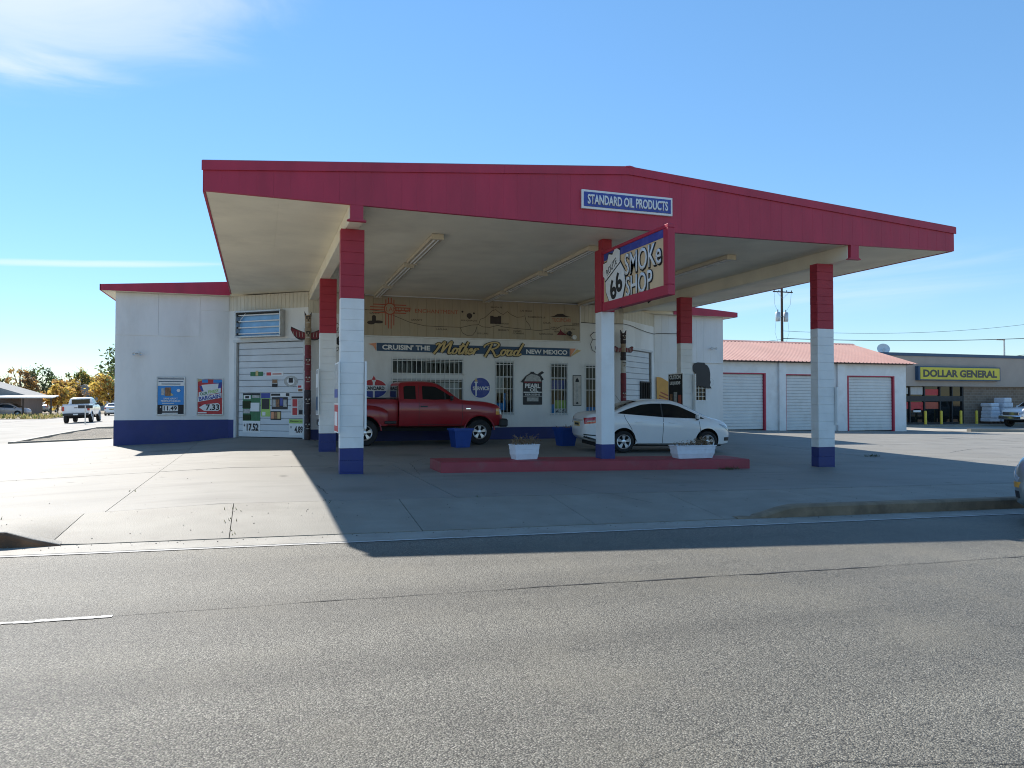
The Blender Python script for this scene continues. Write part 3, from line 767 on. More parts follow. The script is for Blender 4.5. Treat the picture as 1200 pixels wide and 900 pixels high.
# --- barred windows
def window(x0, x1, z0, z1, bars, rails, curtains=(), mull=None, org=(0, OY), rz=0, par=station, horiz=False):
    fr = MB(); t = .05
    fr.box(x0 - .02, x0 + t, .01, .12, z0 - .02, z1 + .02); fr.box(x1 - t, x1 + .02, .01, .12, z0 - .02, z1 + .02)
    fr.box(x0 + t, x1 - t, .012, .118, z1 - t, z1 + .02); fr.box(x0 + t, x1 - t, .012, .118, z0 - .02, z0 + t)
    w = fr.build('window', M['frame'], par, loc=(org[0], org[1], 0), rz=rz)
    MB().box(x0 + t, x1 - t, .07, .076, z0 + t, z1 - t).build('pane', M['glass'], w)
    if mull:
        for mz in mull: MB().box(x0 + t, x1 - t, .04, .10, mz - .02, mz + .02).build('glazing_bar', M['frame'], w)
    for a, b, c, d, mk in curtains:
        MB().box(a, b, .086, .094, c, d).build('blind', M[mk], w)
    br = None; n = bars
    for i in range(n):
        x = x0 + .03 + (x1 - x0 - .06) * i / (n - 1)
        if br is None: br = MB().cbox(-.009, .009, -.062, -.044, z0 - .05, z1 + .06, .003).build('bar', M['bar'], w, loc=(x, 0, 0))
        else: link('bar', br.data, w, (x, 0, 0))
    rl = None
    for rz_ in rails:
        if rl is None: rl = MB().cbox(x0 - .08, x1 + .08, -.044, -.028, -.012, .012, .003).build('rail', M['bar'], w, loc=(0, 0, rz_))
        else: link('rail', rl.data, w, (0, 0, rz_))
    return w
big = window(4.18, 6.68, 2.47, 3.02, 16, (2.50, 2.93), [(4.4, 5.4, 2.5, 3.0, 'dark')])
MB().tube([(5.45, .35, 2.9), (6.55, .35, 2.9)], .02, 8).build('lamp_tube', M['tube'], big)
low = window(4.18, 6.68, .62, 2.34, 16, (.75, 1.5, 2.25), [(5.7, 6.5, .7, 2.2, 'curtain')], mull=(2.0,))
w1 = window(7.80, 8.53, 1.09, 2.97, 6, (1.16, 2.0, 2.85), [(7.82, 8.14, 1.5, 2.4, 'curtain'), (7.85, 8.22, 1.25, 1.85, 'brightblue')], mull=(2.42,))
w2 = window(9.86, 10.58, 1.06, 2.94, 6, (1.13, 1.97, 2.82), [(9.9, 10.5, 2.0, 2.32, 'signblue'), (9.9, 10.08, 1.1, 1.45, 'brightblue'), (10.1, 10.55, 1.3, 1.6, 'lightgreen'), (10.1, 10.55, 1.1, 1.3, 'paper')], mull=(2.40,))
text('4.35', w2, M['ink'], 10.32, 1.2, .082, h=.16, bold=.02)
w3 = window(11.22, 11.92, 1.06, 2.90, 6, (1.13, 1.97, 2.79), [(11.3, 11.85, 1.1, 1.35, 'brightblue')], mull=(2.38,))
gb = MB()
for i in range(5):
    gb.box(17.2, 17.7, .02, .07, 1.60 + i * .17 - .01, 1.60 + i * .17 + .01)
for i in range(4): gb.box(17.2 + i * .166 - .008, 17.2 + i * .166 + .008, .022, .068, 1.61, 2.27)
gw = gb.build('window', M['metal'], station, loc=(0, WY, 0))
MB().box(17.2, 17.7, .08, .09, 1.6, 2.28).build('pane', M['autoglass'], gw)
MB().box(17.15, 17.75, -.03, .02, 1.545, 1.595).build('sill', M['white'], gw)
# small barred window on the right bay door leaf
sw = MB()
for i in range(6): sw.box(1.83 + i * .19 - .012, 1.83 + i * .19 + .012, .02, .045, 1.68, 2.30)
sw.box(1.78, 2.83, .015, .05, 2.30, 2.35); sw.box(1.78, 2.83, .015, .05, 1.63, 1.68)
s2 = sw.build('window', M['trim'], station, loc=(*BR, 0), rz=RB)
MB().box(1.8, 2.8, .05, .06, 1.66, 2.32).build('pane', M['autoglass'], s2)
# conduits and cable on the walls
def cable(name, pts, r, label, mt='trim', group=None):
    mb = MB().tube(pts, r, 5); o = mb.build(name, M[mt]); return tag(o, label, 'cable', group)
ca = lambda s, z, off=.03: (BR[0] + math.cos(RB) * s + math.sin(RB) * off, BR[1] + math.sin(RB) * s - math.cos(RB) * off, z)
cable('cable', [(11.06, OY - .03, 4.43), (12.0, OY - .03, 4.40), (12.76, OY - .04, 4.43), ca(.6, 4.43), ca(1.5, 4.36), ca(2.4, 4.31), ca(3.15, 4.30), (15.4, WY - .04, 4.33), (16.6, WY - .05, 4.35)], .011, 'thin black cable slung along the upper wall beside the right garage bay')
MB().cbox(XR0 + 1.55, 18.5, WY - .045, WY - .021, 3.155, 3.19, .005).build('flashing', M['white'], station)

# ---------------------------------------------------------------- the canopy
canopy = thing('canopy', 'big gabled filling station canopy with deep red fascia on block pillars', 'canopy', (0, 0, 0))
CX0, CX1, CXR, FY = -.90, 15.94, 7.14, 13.5
def sof(x):  # slight sag of the old frame
    t = (x - CX0) / (CX1 - CX0)
    return 5.15 + .065 * t - .085 * math.sin(math.pi * min(1, max(0, t)))
def rtop(x): return 5.63 + (6.345 - 5.63) * (x - CX0) / (CXR - CX0) if x < CXR else 5.775 + (6.345 - 5.775) * (CX1 - x) / (CX1 - CXR)
xs = axis(CX0 + .02, CX1 - .02, .6)
# soffit boards: strips with fine joints
sb = axis(CX0 + .02, CX1 - .02, 1.22)
for a, b in zip(sb[:-1], sb[1:]):
    mb = MB(); P = [(a + .0006, sof(a)), (b - .0006, sof(b)), (b - .0006, sof(b) + .03), (a + .0006, sof(a) + .03)]
    mb.prism(P, FY + .085, 27.0); mb.build('soffit_panel', M['cream'], canopy)
MB().prism([(CX0 + .02, 5.2), (CX1 - .02, 5.27), (CX1 - .02, rtop(CX1) - .03), (CXR, rtop(CXR) - .03), (CX0 + .02, rtop(CX0) - .03)], FY + .085, 27.0).build('roof', M['roofgrey'], canopy)
# fascia panels, each with shallow V grooves
fx = axis(CX0, CX1, 1.2)
for a, b in zip(fx[:-1], fx[1:]):
    mb = MB(); n = 4; cols = []
    pts = []
    for i in range(n):
        p = a + (b - a) * i / n; qn = a + (b - a) * (i + 1) / n
        g_ = .003 if i else .0015
        pts += [(p + .0006, .0028 if i else .002), (p + .007, 0.), (qn - .007, 0.)]
    pts += [(b - .0006, .002)]
    k = len(pts); vs = []
    for x, dy in pts: vs.append((x, FY + dy, sof(x) - .012))
    for x, dy in pts: vs.append((x, FY + dy, rtop(x) - .005))
    for x in (a + .001, b - .001): vs += [(x, FY + .08, sof(x) - .012), (x, FY + .08, rtop(x) - .005)]
    fs = [(i, i + 1, k + i + 1, k + i) for i in range(k - 1)]
    o_ = 2 * k
    fs += [(o_, o_ + 2, o_ + 3, o_ + 1), [*range(k - 1, -1, -1), o_, o_ + 2], [*range(k, 2 * k), o_ + 3, o_ + 1], (0, k, o_ + 1, o_), (k - 1, o_ + 2, o_ + 3, 2 * k - 1)]
    if a < CXR < b:
        pass
    mb.add(vs, fs); mb.build('fascia_panel', M['red'], canopy)
# drip cap along the gable, left and right slopes; ridge piece closes the joint
def cap(xa, xb):
    mb = MB().prism([(xa, rtop(xa) - .15), (xb, rtop(xb) - .15), (xb, rtop(xb) + .012), (xa, rtop(xa) + .012)], FY - .032, FY - .003)
    return mb.build('drip_cap', M['red'], canopy)
for a, b in zip(axis(CX0 - .04, CXR, 2.7)[:-1], axis(CX0 - .04, CXR, 2.7)[1:]): cap(a + .001, b - .001)
for a, b in zip(axis(CXR, CX1 + .04, 2.9)[:-1], axis(CXR, CX1 + .04, 2.9)[1:]): cap(a + .001, b - .001)
MB().prism([(CXR - .10, rtop(CXR) - .01), (CXR + .10, rtop(CXR) - .012), (CXR + .10, rtop(CXR) + .014), (CXR, rtop(CXR) + .03), (CXR - .10, rtop(CXR) + .014)], FY - .04, FY + .1).build('ridge_cap', M['red'], canopy)
for x0, x1 in ((CX0 - .025, CX0 + .016), (CX1 - .016, CX1 + .025)):
    MB().box(x0, x1, FY + .082, 27.0, sof((x0 + x1) / 2) - .012, rtop((x0 + x1) / 2) + .005).build('side_fascia', M['red'], canopy)
for xa, xb, ya in ((CX0 - .03, CXR, 0), (CXR, CX1 + .03, 0)):
    MB().prism([(xa, rtop(xa) + .004), (xb, rtop(xb) + .004), (xb, rtop(xb) + .03), (xa, rtop(xa) + .03)], FY + .0, 27.05).build('roof_sheet', M['roofgrey'], canopy)
# beams with red end pieces
BEAMS = (1.655, 12.92)
for bx in BEAMS:
    zb = sof(bx)
    MB().cbox(bx - .125, bx + .125, FY + .10, OY - .0, 4.825, zb - .002, .008).build('beam', M['cream'], canopy)
    e = MB().box(bx - .115, bx + .115, FY + .005, FY + .095, 4.86, zb - .012)
    e.prism([(bx - .17, 4.815), (bx + .17, 4.815), (bx + .17, 4.832), (bx + .115, 4.858), (bx - .115, 4.858), (bx - .17, 4.832)], FY + .0, FY + .096)
    e.build('beam_end', M['red'], canopy)
# trim strip where the soffit meets the office
MB().cbox(3.3, 11.0, OY - .05, OY - .012, 5.06, 5.095, .005).build('trim_strip', M['bar'], canopy)
# block pillars: every course a block
def pillar(x0, x1, y0, y1, zb, zblue, zred, ztop, label):
    core = MB().box(x0 + .02, x1 - .02, y0 + .02, y1 - .02, zb - .25, ztop - .005).build('pillar', M['block_white'], canopy)
    tag(core, label)
    for (a, b, mk) in ((zb - .2, zblue, 'blue'), (zblue, zred, 'block_white'), (zred, ztop, 'block_red')):
        n = max(1, round((b - a) / .202)); h = (b - a) / n
        me = None
        for i in range(n):
            if me is None:
                p = MB().cbox(x0, x1, y0, y1, .0008, h - .0008, .0042).build('concrete_block', M[mk], core, loc=(0, 0, a)); me = p.data
            else: link('concrete_block', me, core, (rnd.uniform(-.002, .002), rnd.uniform(-.002, .002), a + i * h))
    return core
PIL = [(1.445, 1.885, 14.2, 14.43, .684, 3.51, 4.822), (12.46, 12.93, 14.2, 14.45, .485, 3.28, 4.822), (1.525, 1.955, 20.2, 20.43, .715, 3.375, 4.822), (12.46, 12.88, 20.2, 20.44, .62, 3.38, 4.822)]
for (a, b, c, d, zl, zr, zt), lb in zip(PIL, ('front block pillar at the left of the canopy', 'front block pillar at the right of the canopy', 'rear block pillar by the left garage bay', 'rear block pillar behind the white sedan')):
    pillar(a, b, c, d, pad((a + b) / 2, c), zl, zr, zt, lb)
# smooth middle pillar on the island
IZ = lambda x: pad(x, 14.6) + .215
pm = MB().cbox(6.985, 7.30, 14.5, 14.80, IZ(7.14) - .02, 3.50, .012).build('pillar', M['block_white'], canopy)
tag(pm, 'smooth middle pillar standing on the red island')
MB().cbox(6.98, 7.305, 14.495, 14.805, IZ(7.14) - .04, .645, .012).build('base_band', M['blue'], pm)
MB().cbox(6.975, 7.31, 14.49, 14.81, 3.502, 4.86, .012).build('red_casing', M['block_red'], pm)
MB().cbox(7.04, 7.27, 14.55, 14.76, 4.862, sof(7.15) - .002, .01).build('post_top', M['block_red'], pm)

# fluorescent strip lights under the canopy
def striplight(x, y0, y1, x1, label, proto=[None]):
    L = y1 - y0
    root = thing('strip_light', label, 'ceiling light', (x, y0, sof(x) - .0), math.atan2(-(x1 - x), L), 'fluorescent strip lights under the canopy')
    MB().prism([(-.11, -.004), (.11, -.004), (.075, -.085), (-.075, -.085)], 0, L).build('housing', M['lampcream'], root)
    for s in (-.115, .115):
        MB().cbox(s - .012, s + .012, .02, L - .02, -.10, -.02, .004).build('reflector_edge', M['lampcream'], root)
    for y in (-.04, L + .001): MB().cbox(-.13, .13, y, y + .04, -.125, -.003, .006).build('end_cap', M['lampcream'], root)
    for s in (-.045, .045): MB().tube([(s, .05, -.105), (s, L - .05, -.105)], .018, 8).build('lamp_tube', M['tube'], root)
row = ('left', 'middle', 'right'); pos = ('front', 'central', 'rear')
for r_, (xa, xb) in enumerate(((3.56, 3.70), (7.18, 7.45), (10.85, 11.05))):
    for k, (a, b) in enumerate(((15.3, 18.3), (18.75, 22.0), (22.45, 24.55))):
        t0, t1 = (a - 15.3) / 9.3, (b - 15.3) / 9.3
        striplight(xa + (xb - xa) * t0, a, b, xa + (xb - xa) * t1, '%s cream fluorescent strip light of the %s row under the canopy' % (pos[k], row[r_]))

# ---------------------------------------------------------------- island, planters, buckets
IX0, IX1, IY0, IY1 = 3.36, 10.46, 14.10, 15.10
isl = thing('pump_island', 'long low red painted concrete island under the canopy', 'island', (0, 0, 0))
for a, b in ((IX0, 5.7), (5.7, 8.1), (8.1, IX1)):
    mb = MB(); n = 6; xs = axis(a + .002, b - .002, .3)
    prof = [(IY0, -.1), (IY0, .185), (IY0 + .012, .205), (IY0 + .035, .215), (IY1 - .035, .215), (IY1, .185), (IY1, -.1)]
    k = len(prof); vs = []
    for x in xs:
        r_in = 0
        for y, dz in prof: vs.append((x, y, pad(x, y) + dz))
    for i in range(len(xs) - 1):
        for j in range(k - 1): mb.f.append((i * k + j, (i + 1) * k + j, (i + 1) * k + j + 1, i * k + j + 1))
    mb.f += [list(range(k)), [(len(xs) - 1) * k + j for j in range(k)]]
    mb.v = vs; mb.m = [0] * len(mb.f)
    mb.build('kerb_section', M['kerb_red'], isl, smooth=True, ang=35)
def stems(mb, x0, x1, y0, y1, z, n, h0, h1, q, lean=.12):
    for i in range(n):
        x, y = q.uniform(x0, x1), q.uniform(y0, y1); h = q.uniform(h0, h1)
        p = [(x, y, z)]
        dx, dy = q.uniform(-lean, lean), q.uniform(-lean, lean)
        for k in range(1, 4): p.append((x + dx * k / 3 + q.uniform(-.015, .015), y + dy * k / 3, z + h * k / 3))
        mb.tube(p, [.004, .0035, .003, .002], 3, caps=False)
        for k in range(5):
            a = q.uniform(0, 6.28); t = q.uniform(.3, 1); c = Vector(p[0]).lerp(Vector(p[3]), t); l = q.uniform(.012, .035)
            u = Vector((math.cos(a), math.sin(a), q.uniform(-.6, .8))) * l; v = Vector((-u.y, u.x, q.uniform(-.02, .02))) * .5
            mb.add([c, c + u + v, c + u * 1.6, c + u - v], [(0, 1, 2, 3)])
def planter(x, y, w, d, h, seed, label, n, hh, bias, rz):
    q = random.Random(seed); z = IZ(x) + .002
    r = thing('planter', label, 'planter', (x, y, z), rz, 'white planters on the red island')
    rings = [(w * .86, d * .8, 0), (w * .93, d * .9, h * .33), (w * .955, d * .92, h * .34), (w * .965, d * .94, h * .66), (w * .985, d * .96, h * .67), (w, d, h * .93), (w * 1.04, d * 1.06, h * .935), (w * 1.04, d * 1.06, h), (w * .95, d * .9, h), (w * .9, d * .85, h * .85)]
    mb = MB(); vs = []
    for a, b, c in rings: vs += [(-a / 2, -b / 2, c), (a / 2, -b / 2, c), (a / 2, b / 2, c), (-a / 2, b / 2, c)]
    fs = [(0, 1, 2, 3)]
    for i in range(len(rings) - 1):
        for j in range(4): fs.append((4 * i + j, 4 * i + (j + 1) % 4, 4 * i + 4 + (j + 1) % 4, 4 * i + 4 + j))
    mb.add(vs, fs); mb.build('trough', M['planter'], r)
    MB().box(-w * .45, w * .45, -d * .42, d * .42, h * .8, h * .88).build('soil', M['soil'], r)
    pm_ = MB(); stems(pm_, -w * .44 + bias * .0, w * .44, -d * .36, d * .36, h * .88, n, hh * .4, hh, q)
    if bias: stems(pm_, w * .1, w * .42, -d * .36, d * .36, h * .88, n, hh * .7, hh * 1.5, q, .2)
    tag(pm_.build('dry_plants', M['dryplant'], r), kind='stuff')
    return r
planter(5.26, 14.62, .55, .34, .31, 3, 'small white planter of dry stalks at the left half of the red island', 55, .26, 0, R(4))
planter(9.22, 14.48, .96, .36, .29, 5, 'long white planter with brown dead plants near the right end of the island', 45, .16, 1, R(-3))
def bucket(x, y, label, h=.56):
    r = thing('bucket_planter', label, 'bucket', (x, y, pad(x, y)), R(6), 'square blue buckets on the forecourt')
    mb = MB(); w0, w1 = .21, .285
    def ring(w, z): return [(-w, -w, z), (w, -w, z), (w, w, z), (-w, w, z)]
    vs = ring(w0, 0) + ring(w1 - .01, h * .88) + ring(w1 + .02, h * .885) + ring(w1 + .022, h) + ring(w1 - .015, h) + ring(w1 - .03, h * .8)
    fs = [(0, 1, 2, 3)] + [(4 * i + j, 4 * i + (j + 1) % 4, 4 * i + 4 + (j + 1) % 4, 4 * i + 4 + j) for i in range(5) for j in range(4)]
    mb.add(vs, fs)
    for i in range(6):   # moulded ribs on the four sides
        t = -.8 + 1.6 * i / 5
        for sx, sy in ((0, -1), (0, 1), (1, 0), (-1, 0)):
            P = []
            for w, z in ((w0, .01), (w1 - .01, h * .88)):
                for e in (-.012, .012):
                    u = t * w + e; P.append((u if sx == 0 else sx * (w + .009), sy * (w + .009) if sx == 0 else u, z))
            mb.add(P, [(0, 1, 3, 2)])
    mb.build('pail', M['bucket'], r)
    MB().box(-w1 + .04, w1 - .04, -w1 + .04, w1 - .04, h * .8, h * .86).build('soil', M['soil'], r)
    pm_ = MB(); stems(pm_, -.15, .15, -.15, .15, h * .86, 14, .08, .16, random.Random(int(x * 10)))
    tag(pm_.build('dry_plants', M['dryplant'], r), kind='stuff')
bucket(5.66, 21.3, 'blue ribbed bucket planter in front of the red pickup')
bucket(9.05, 21.35, 'blue ribbed bucket planter behind the white sedan by the office wall')

# ---------------------------------------------------------------- signs
def plate(x0, x1, z0, z1, y0, y1, mt, parent, name='panel'):
    return MB().cbox(x0, x1, y0, y1, z0, z1, min(.006, abs(y1 - y0) * .3)).build(name, M[mt], parent)
def poly(name, pts, y0, y1, mt, parent): return MB().prism(pts, y0, y1).build(name, M[mt], parent)
# STANDARD OIL PRODUCTS on the fascia
s = thing('fascia_sign', 'blue and white STANDARD OIL PRODUCTS sign on the red canopy fascia', 'sign', (7.087, FY - .036, 5.605))
plate(-1.03, 1.03, -.195, .185, -.02, .03, 'paper', s, 'border')
plate(-.985, .985, -.15, .14, -.032, -.021, 'signblue', s, 'face')
text('STANDARD OIL PRODUCTS', s, M['paper'], 0, -.005, -.036, h=.20, w=1.82, bold=.03, depth=.006)
# projecting ROUTE 66 SMOKE SHOP sign, standing out towards the street from the middle pillar
s = thing('projecting_sign', 'red framed Route 66 Smoke Shop sign projecting from the middle pillar', 'sign', (7.08, 14.49, 0), R(-90))
# local x runs towards the street; local -y looks left (west)
SL, SB, ST = 2.72, 3.50, 4.80
fr = MB()
fr.cbox(0.0, SL, -.075, .075, SB, SB + .19, .008); fr.cbox(0.0, SL, -.075, .075, ST - .07, ST, .008)
fr.cbox(-.0, .05, -.074, .074, SB + .191, ST - .071, .008); fr.cbox(SL - .17, SL, -.074, .074, SB + .191, ST - .071, .008)
fr.build('frame', M['red'], s)
for sg in (-1, 1):
    f = MB().box(.05, SL - .17, min(sg * .045, sg * .055), max(sg * .045, sg * .055), SB + .19, ST - .07).build('face', M['peach'], s)
    if sg < 0:
        fx = lambda t: t
    par = bpy.data.objects.new('sign_artwork', None); COL.objects.link(par); par.parent = s
    if sg > 0:
        par.rotation_euler[2] = math.pi; par.location = (SL, 0, 0)
    x0, x1 = (.05, SL - .17) if sg < 0 else (.17, SL - .05)
    plate(x0 + .002, x1 - .002, ST - .225, ST - .072, -.062, -.056, 'signblue', par, 'stripe')
    # shield, tilted
    a = R(24); cx, cz = x0 + .52, SB + .60
    SH = [(0, .60), (.13, .50), (.30, .56), (.43, .40), (.34, .22), (.42, -.02), (.36, -.30), (.18, -.46), (0, -.62), (-.18, -.46), (-.36, -.30), (-.42, -.02), (-.34, .22), (-.43, .40), (-.30, .56), (-.13, .50)]
    rot = lambda p, k=1.: (cx + k * 1.06 * (p[0] * math.cos(a) - p[1] * math.sin(a)), cz + k * 1.06 * (p[0] * math.sin(a) + p[1] * math.cos(a)))
    poly('shield', [rot(p, 1.06) for p in SH], -.066, -.057, 'ink', par)
    poly('shield', [rot(p, 1.0) for p in SH], -.072, -.0665, 'paper', par)
    text('ROUTE', par, M['ink'], *rot((0, .30)), -.075, h=.15, w=.50, rot=a, bold=.01)
    poly('shield_bar', [rot((-.36, .165)), rot((.36, .165)), rot((.36, .19)), rot((-.36, .19))], -.075, -.0725, 'ink', par)
    text('66', par, M['ink'], *rot((0, -.14)), -.076, h=.44, w=.56, rot=a, bold=.035)
    for st, zz, xx, ww, hh in (('SMOKe', SB + .83, x0 + 1.69, 1.44, .43), ('SHOP', SB + .37, x0 + 1.55, 1.06, .40)):
        text(st, par, M['ink'], xx + .012, zz - .012, -.060, h=hh * 1.10, w=ww * 1.04, bold=.035, depth=.004)
        text(st, par, M['paper'], xx, zz, -.066, h=hh, w=ww, bold=.008, depth=.006)
# CRUISIN' THE Mother Road NEW MEXICO
s = thing('office_sign', "long dark blue Cruisin' the Mother Road New Mexico sign above the barred windows", 'sign', (0, OY, 0))
bx0, bx1 = 3.70, 10.62
poly('board', [(bx0, 3.235), (bx1, 3.18), (bx1, 3.47), (bx0, 3.50)], -.03, -.002, 'navy', s)
poly('arrow_tip', [(bx0 - .03, 3.24), (bx0 - .03, 3.50), (bx0 - .28, 3.46), (bx0 - .12, 3.40)], -.028, -.003, 'orange', s)
poly('arrow_tip', [(bx1 + .03, 3.18), (bx1 + .03, 3.47), (bx1 + .24, 3.47)], -.028, -.003, 'orange', s)
poly('arrow_tip', [(bx1 + .04, 3.165), (bx1 + .30, 3.44), (bx1 + .46, 3.40)], -.026, -.003, 'gold', s)
text("CRUISIN' THE", s, M['paper'], 4.68, 3.365, -.034, h=.17, w=1.62, bold=.035)
text('NEW MEXICO', s, M['paper'], 9.74, 3.32, -.034, h=.165, w=1.58, bold=.035)
def script_word(strokes, x0, z0, sx, sz, slant, parent):
    """hand-drawn brush lettering: ribbons along smooth strokes, dark edge under gold"""
    def smooth(P, n=7):
        out = []
        for k in range(len(P) - 1):
            p0, p1, p2, p3 = P[max(k - 1, 0)], P[k], P[k + 1], P[min(k + 2, len(P) - 1)]
            for q in range(n):
                t = q / n
                out.append(tuple(.5 * (2 * p1[d] + (p2[d] - p0[d]) * t + (2 * p0[d] - 5 * p1[d] + 4 * p2[d] - p3[d]) * t * t + (3 * p1[d] - p0[d] - 3 * p2[d] + p3[d]) * t ** 3) for d in (0, 1)))
        return out + [P[-1]]
    for w, y, mk in ((.062, -.034, 'ink'), (.040, -.044, 'gold')):
        mb = MB()
        for si, st in enumerate(strokes):
            P = [(x0 + sx * (a + slant * b), z0 + sz * b) for a, b in smooth(st)]
            yy = y - .0012 * si; vs = []
            for k, p in enumerate(P):
                a, b = P[max(0, k - 1)], P[min(len(P) - 1, k + 1)]; d = Vector((b[0] - a[0], b[1] - a[1])).normalized()
                up = abs(d.y) if d.y < 0 else .45 * abs(d.y)        # thick down strokes, thin up strokes
                ww = (w - .016) * (.45 + .62 * up) + .012 if mk == 'gold' else (w - .016) * (.45 + .62 * up) + .022
                vs += [(p[0] - d.y * ww, yy, p[1] + d.x * ww), (p[0] + d.y * ww, yy, p[1] - d.x * ww)]
            mb.add(vs, [(2 * k, 2 * k + 2, 2 * k + 3, 2 * k + 1) for k in range(len(P) - 1)])
        mb.build('script_lettering', M[mk], parent)
def oval(cx, cz, rx, rz_): return [(cx + rx * math.cos(a), cz + rz_ * math.sin(a)) for a in [R(70 + 36 * k) for k in range(11)]]
MOTHER = [[(-.12, .70), (-.02, .86), (.06, .70), (.02, .30), (-.06, -.05)], [(-.02, .10), (.10, .60), (.24, 1.02), (.27, .60), (.28, .08)], [(.28, .08), (.42, .62), (.56, 1.04), (.58, .55), (.60, .15), (.66, .0), (.75, .10)],
          oval(.88, .24, .095, .23), [(.90, .46), (1.0, .42), (1.10, .55)], [(1.16, .92), (1.10, .35), (1.11, .06), (1.17, .0), (1.25, .12)], [(1.0, .64), (1.12, .66), (1.26, .70)],
          [(1.36, 1.06), (1.31, .45), (1.28, -.02)], [(1.29, .20), (1.36, .44), (1.43, .42), (1.42, .14), (1.45, .0), (1.53, .10)], [(1.55, .18), (1.65, .24), (1.69, .38), (1.63, .46), (1.57, .34), (1.56, .12), (1.63, .0), (1.76, .14)],
          [(1.76, .14), (1.82, .46), (1.86, .36), (1.93, .46), (1.98, .36)], [(1.84, .40), (1.80, .0)]]
ROAD = [[(.12, .98), (.08, .50), (.0, -.18)], [(-.22, .62), (-.16, .86), (.10, 1.06), (.36, 1.04), (.46, .84), (.36, .60), (.12, .48)], [(.18, .50), (.34, .24), (.48, -.06), (.58, -.12), (.70, .06)],
        oval(.82, .24, .10, .23), [(.84, .46), (.94, .42), (1.02, .48)], oval(1.12, .22, .10, .22), [(1.24, .46), (1.20, .14), (1.24, .0), (1.32, .12)], oval(1.46, .22, .10, .22), [(1.66, 1.06), (1.58, .40), (1.55, .10), (1.60, .0), (1.74, .16)]]
script_word(MOTHER, 5.66, 3.19, .74, .40, .22, s)
script_word(ROAD, 7.45, 3.17, .74, .41, .22, s)
# wall mural board
s = thing('mural_board', 'tan boarded route map mural of New Mexico with red sun symbol', 'mural', (0, OY, 0))
MX0, MX1, MZ0, MZ1 = 3.28, 11.02, 3.745, 5.05
n = 26
bp = None
for i in range(n):
    a = MX0 + (MX1 - MX0) * i / n; w = (MX1 - MX0) / n
    if bp is None: bp = MB().cbox(.0015, w - .0015, -.028, .015, MZ0, MZ1, .004).build('board', M['tan'], s, loc=(a, 0, 0))
    else: link('board', bp.data, s, (a, 0, 0))
fr = MB().cbox(MX0 - .05, MX1 + .05, -.04, .0, MZ0 - .05, MZ0 - .002, .006); fr.cbox(MX1 + .002, MX1 + .05, -.04, 0, MZ0, MZ1, .006)
fr.build('frame', M['bar'], s)
YM = -.0305
def mline(pts, mt='muralblack', w=.008, y=YM):
    mb = MB(); vs = []
    for i, p in enumerate(pts):
        a, b = pts[max(0, i - 1)], pts[min(len(pts) - 1, i + 1)]
        d = Vector((b[0] - a[0], b[1] - a[1])).normalized()
        vs += [(p[0] - d.y * w, y, p[1] + d.x * w), (p[0] + d.y * w, y, p[1] - d.x * w)]
    mb.add(vs, [(2 * i, 2 * i + 2, 2 * i + 3, 2 * i + 1) for i in range(len(pts) - 1)])
    return mb.build('route_line', M[mt], s)
# pixel-free layout: metres along the board from its left end / height
def mz(v): return MZ0 + v
mline([(3.30, mz(.84)), (3.6, mz(.83)), (3.95, mz(.80)), (4.3, mz(.66)), (4.8, mz(.47)), (5.3, mz(.37)), (5.9, mz(.36)), (6.6, mz(.36)), (6.95, mz(.45)), (7.2, mz(.47)), (7.35, mz(.40)), (7.6, mz(.39)), (7.9, mz(.47)), (8.1, mz(.42)), (8.6, mz(.38)), (9.1, mz(.36)), (9.4, mz(.33)), (9.65, mz(.37)), (9.9, mz(.41)), (10.05, mz(.38)), (10.3, mz(.52)), (10.5, mz(.56)), (11.0, mz(.55))])
mline([(6.55, mz(.34)), (6.62, mz(.17)), (6.78, mz(.09)), (6.98, mz(.10)), (7.08, mz(.22)), (7.14, mz(.40))])
mline([(7.2, mz(.47)), (7.26, mz(.66)), (7.42, mz(.72)), (7.7, mz(.98)), (7.82, mz(1.02)), (7.98, mz(.90)), (8.1, mz(.86)), (8.25, mz(.97)), (8.4, mz(.86)), (8.6, mz(.78)), (8.8, mz(.80)), (8.9, mz(.85)), (8.95, mz(.66)), (9.08, mz(.52)), (9.12, mz(.38))])
# red sun symbol
zx, zz = 4.12, mz(.90)
MB().disc(zx, zz, .20, YM - .003, YM + .002).build('sun_ring', M['muralred'], s)
MB().disc(zx, zz, .165, YM - .006, YM - .0032).build('sun_disc', M['tan'], s)
rays = MB()
for k in range(4):
    ln = (.55, .66)
    for j, off in enumerate((-.135, -.045, .045, .135)):
        L2 = ln[1] if j in (1, 2) else ln[0]; r0 = math.sqrt(max(.0, .2 ** 2 - off ** 2)) - .01
        if k == 0: rays.box(zx + off - .016, zx + off + .016, YM - .002, YM + .002, zz - L2, zz - r0)
        if k == 1: rays.box(zx + off - .016, zx + off + .016, YM - .002, YM + .002, zz + r0, min(MZ1 - .02, zz + L2 * .56))
        if k == 2: rays.box(zx - L2, zx - r0, YM - .002, YM + .002, zz + off - .016, zz + off + .016)
        if k == 3: rays.box(zx + r0, zx + L2, YM - .002, YM + .002, zz + off - .016, zz + off + .016)
rays.build('sun_ray', M['muralred'], s)
text('LAND OF', s, M['muralred'], 4.42, mz(.885), YM - .008, h=.15, w=.85)
text('ENCHANTMENT', s, M['muralred'], 5.72, mz(.87), YM, h=.13, w=1.50)
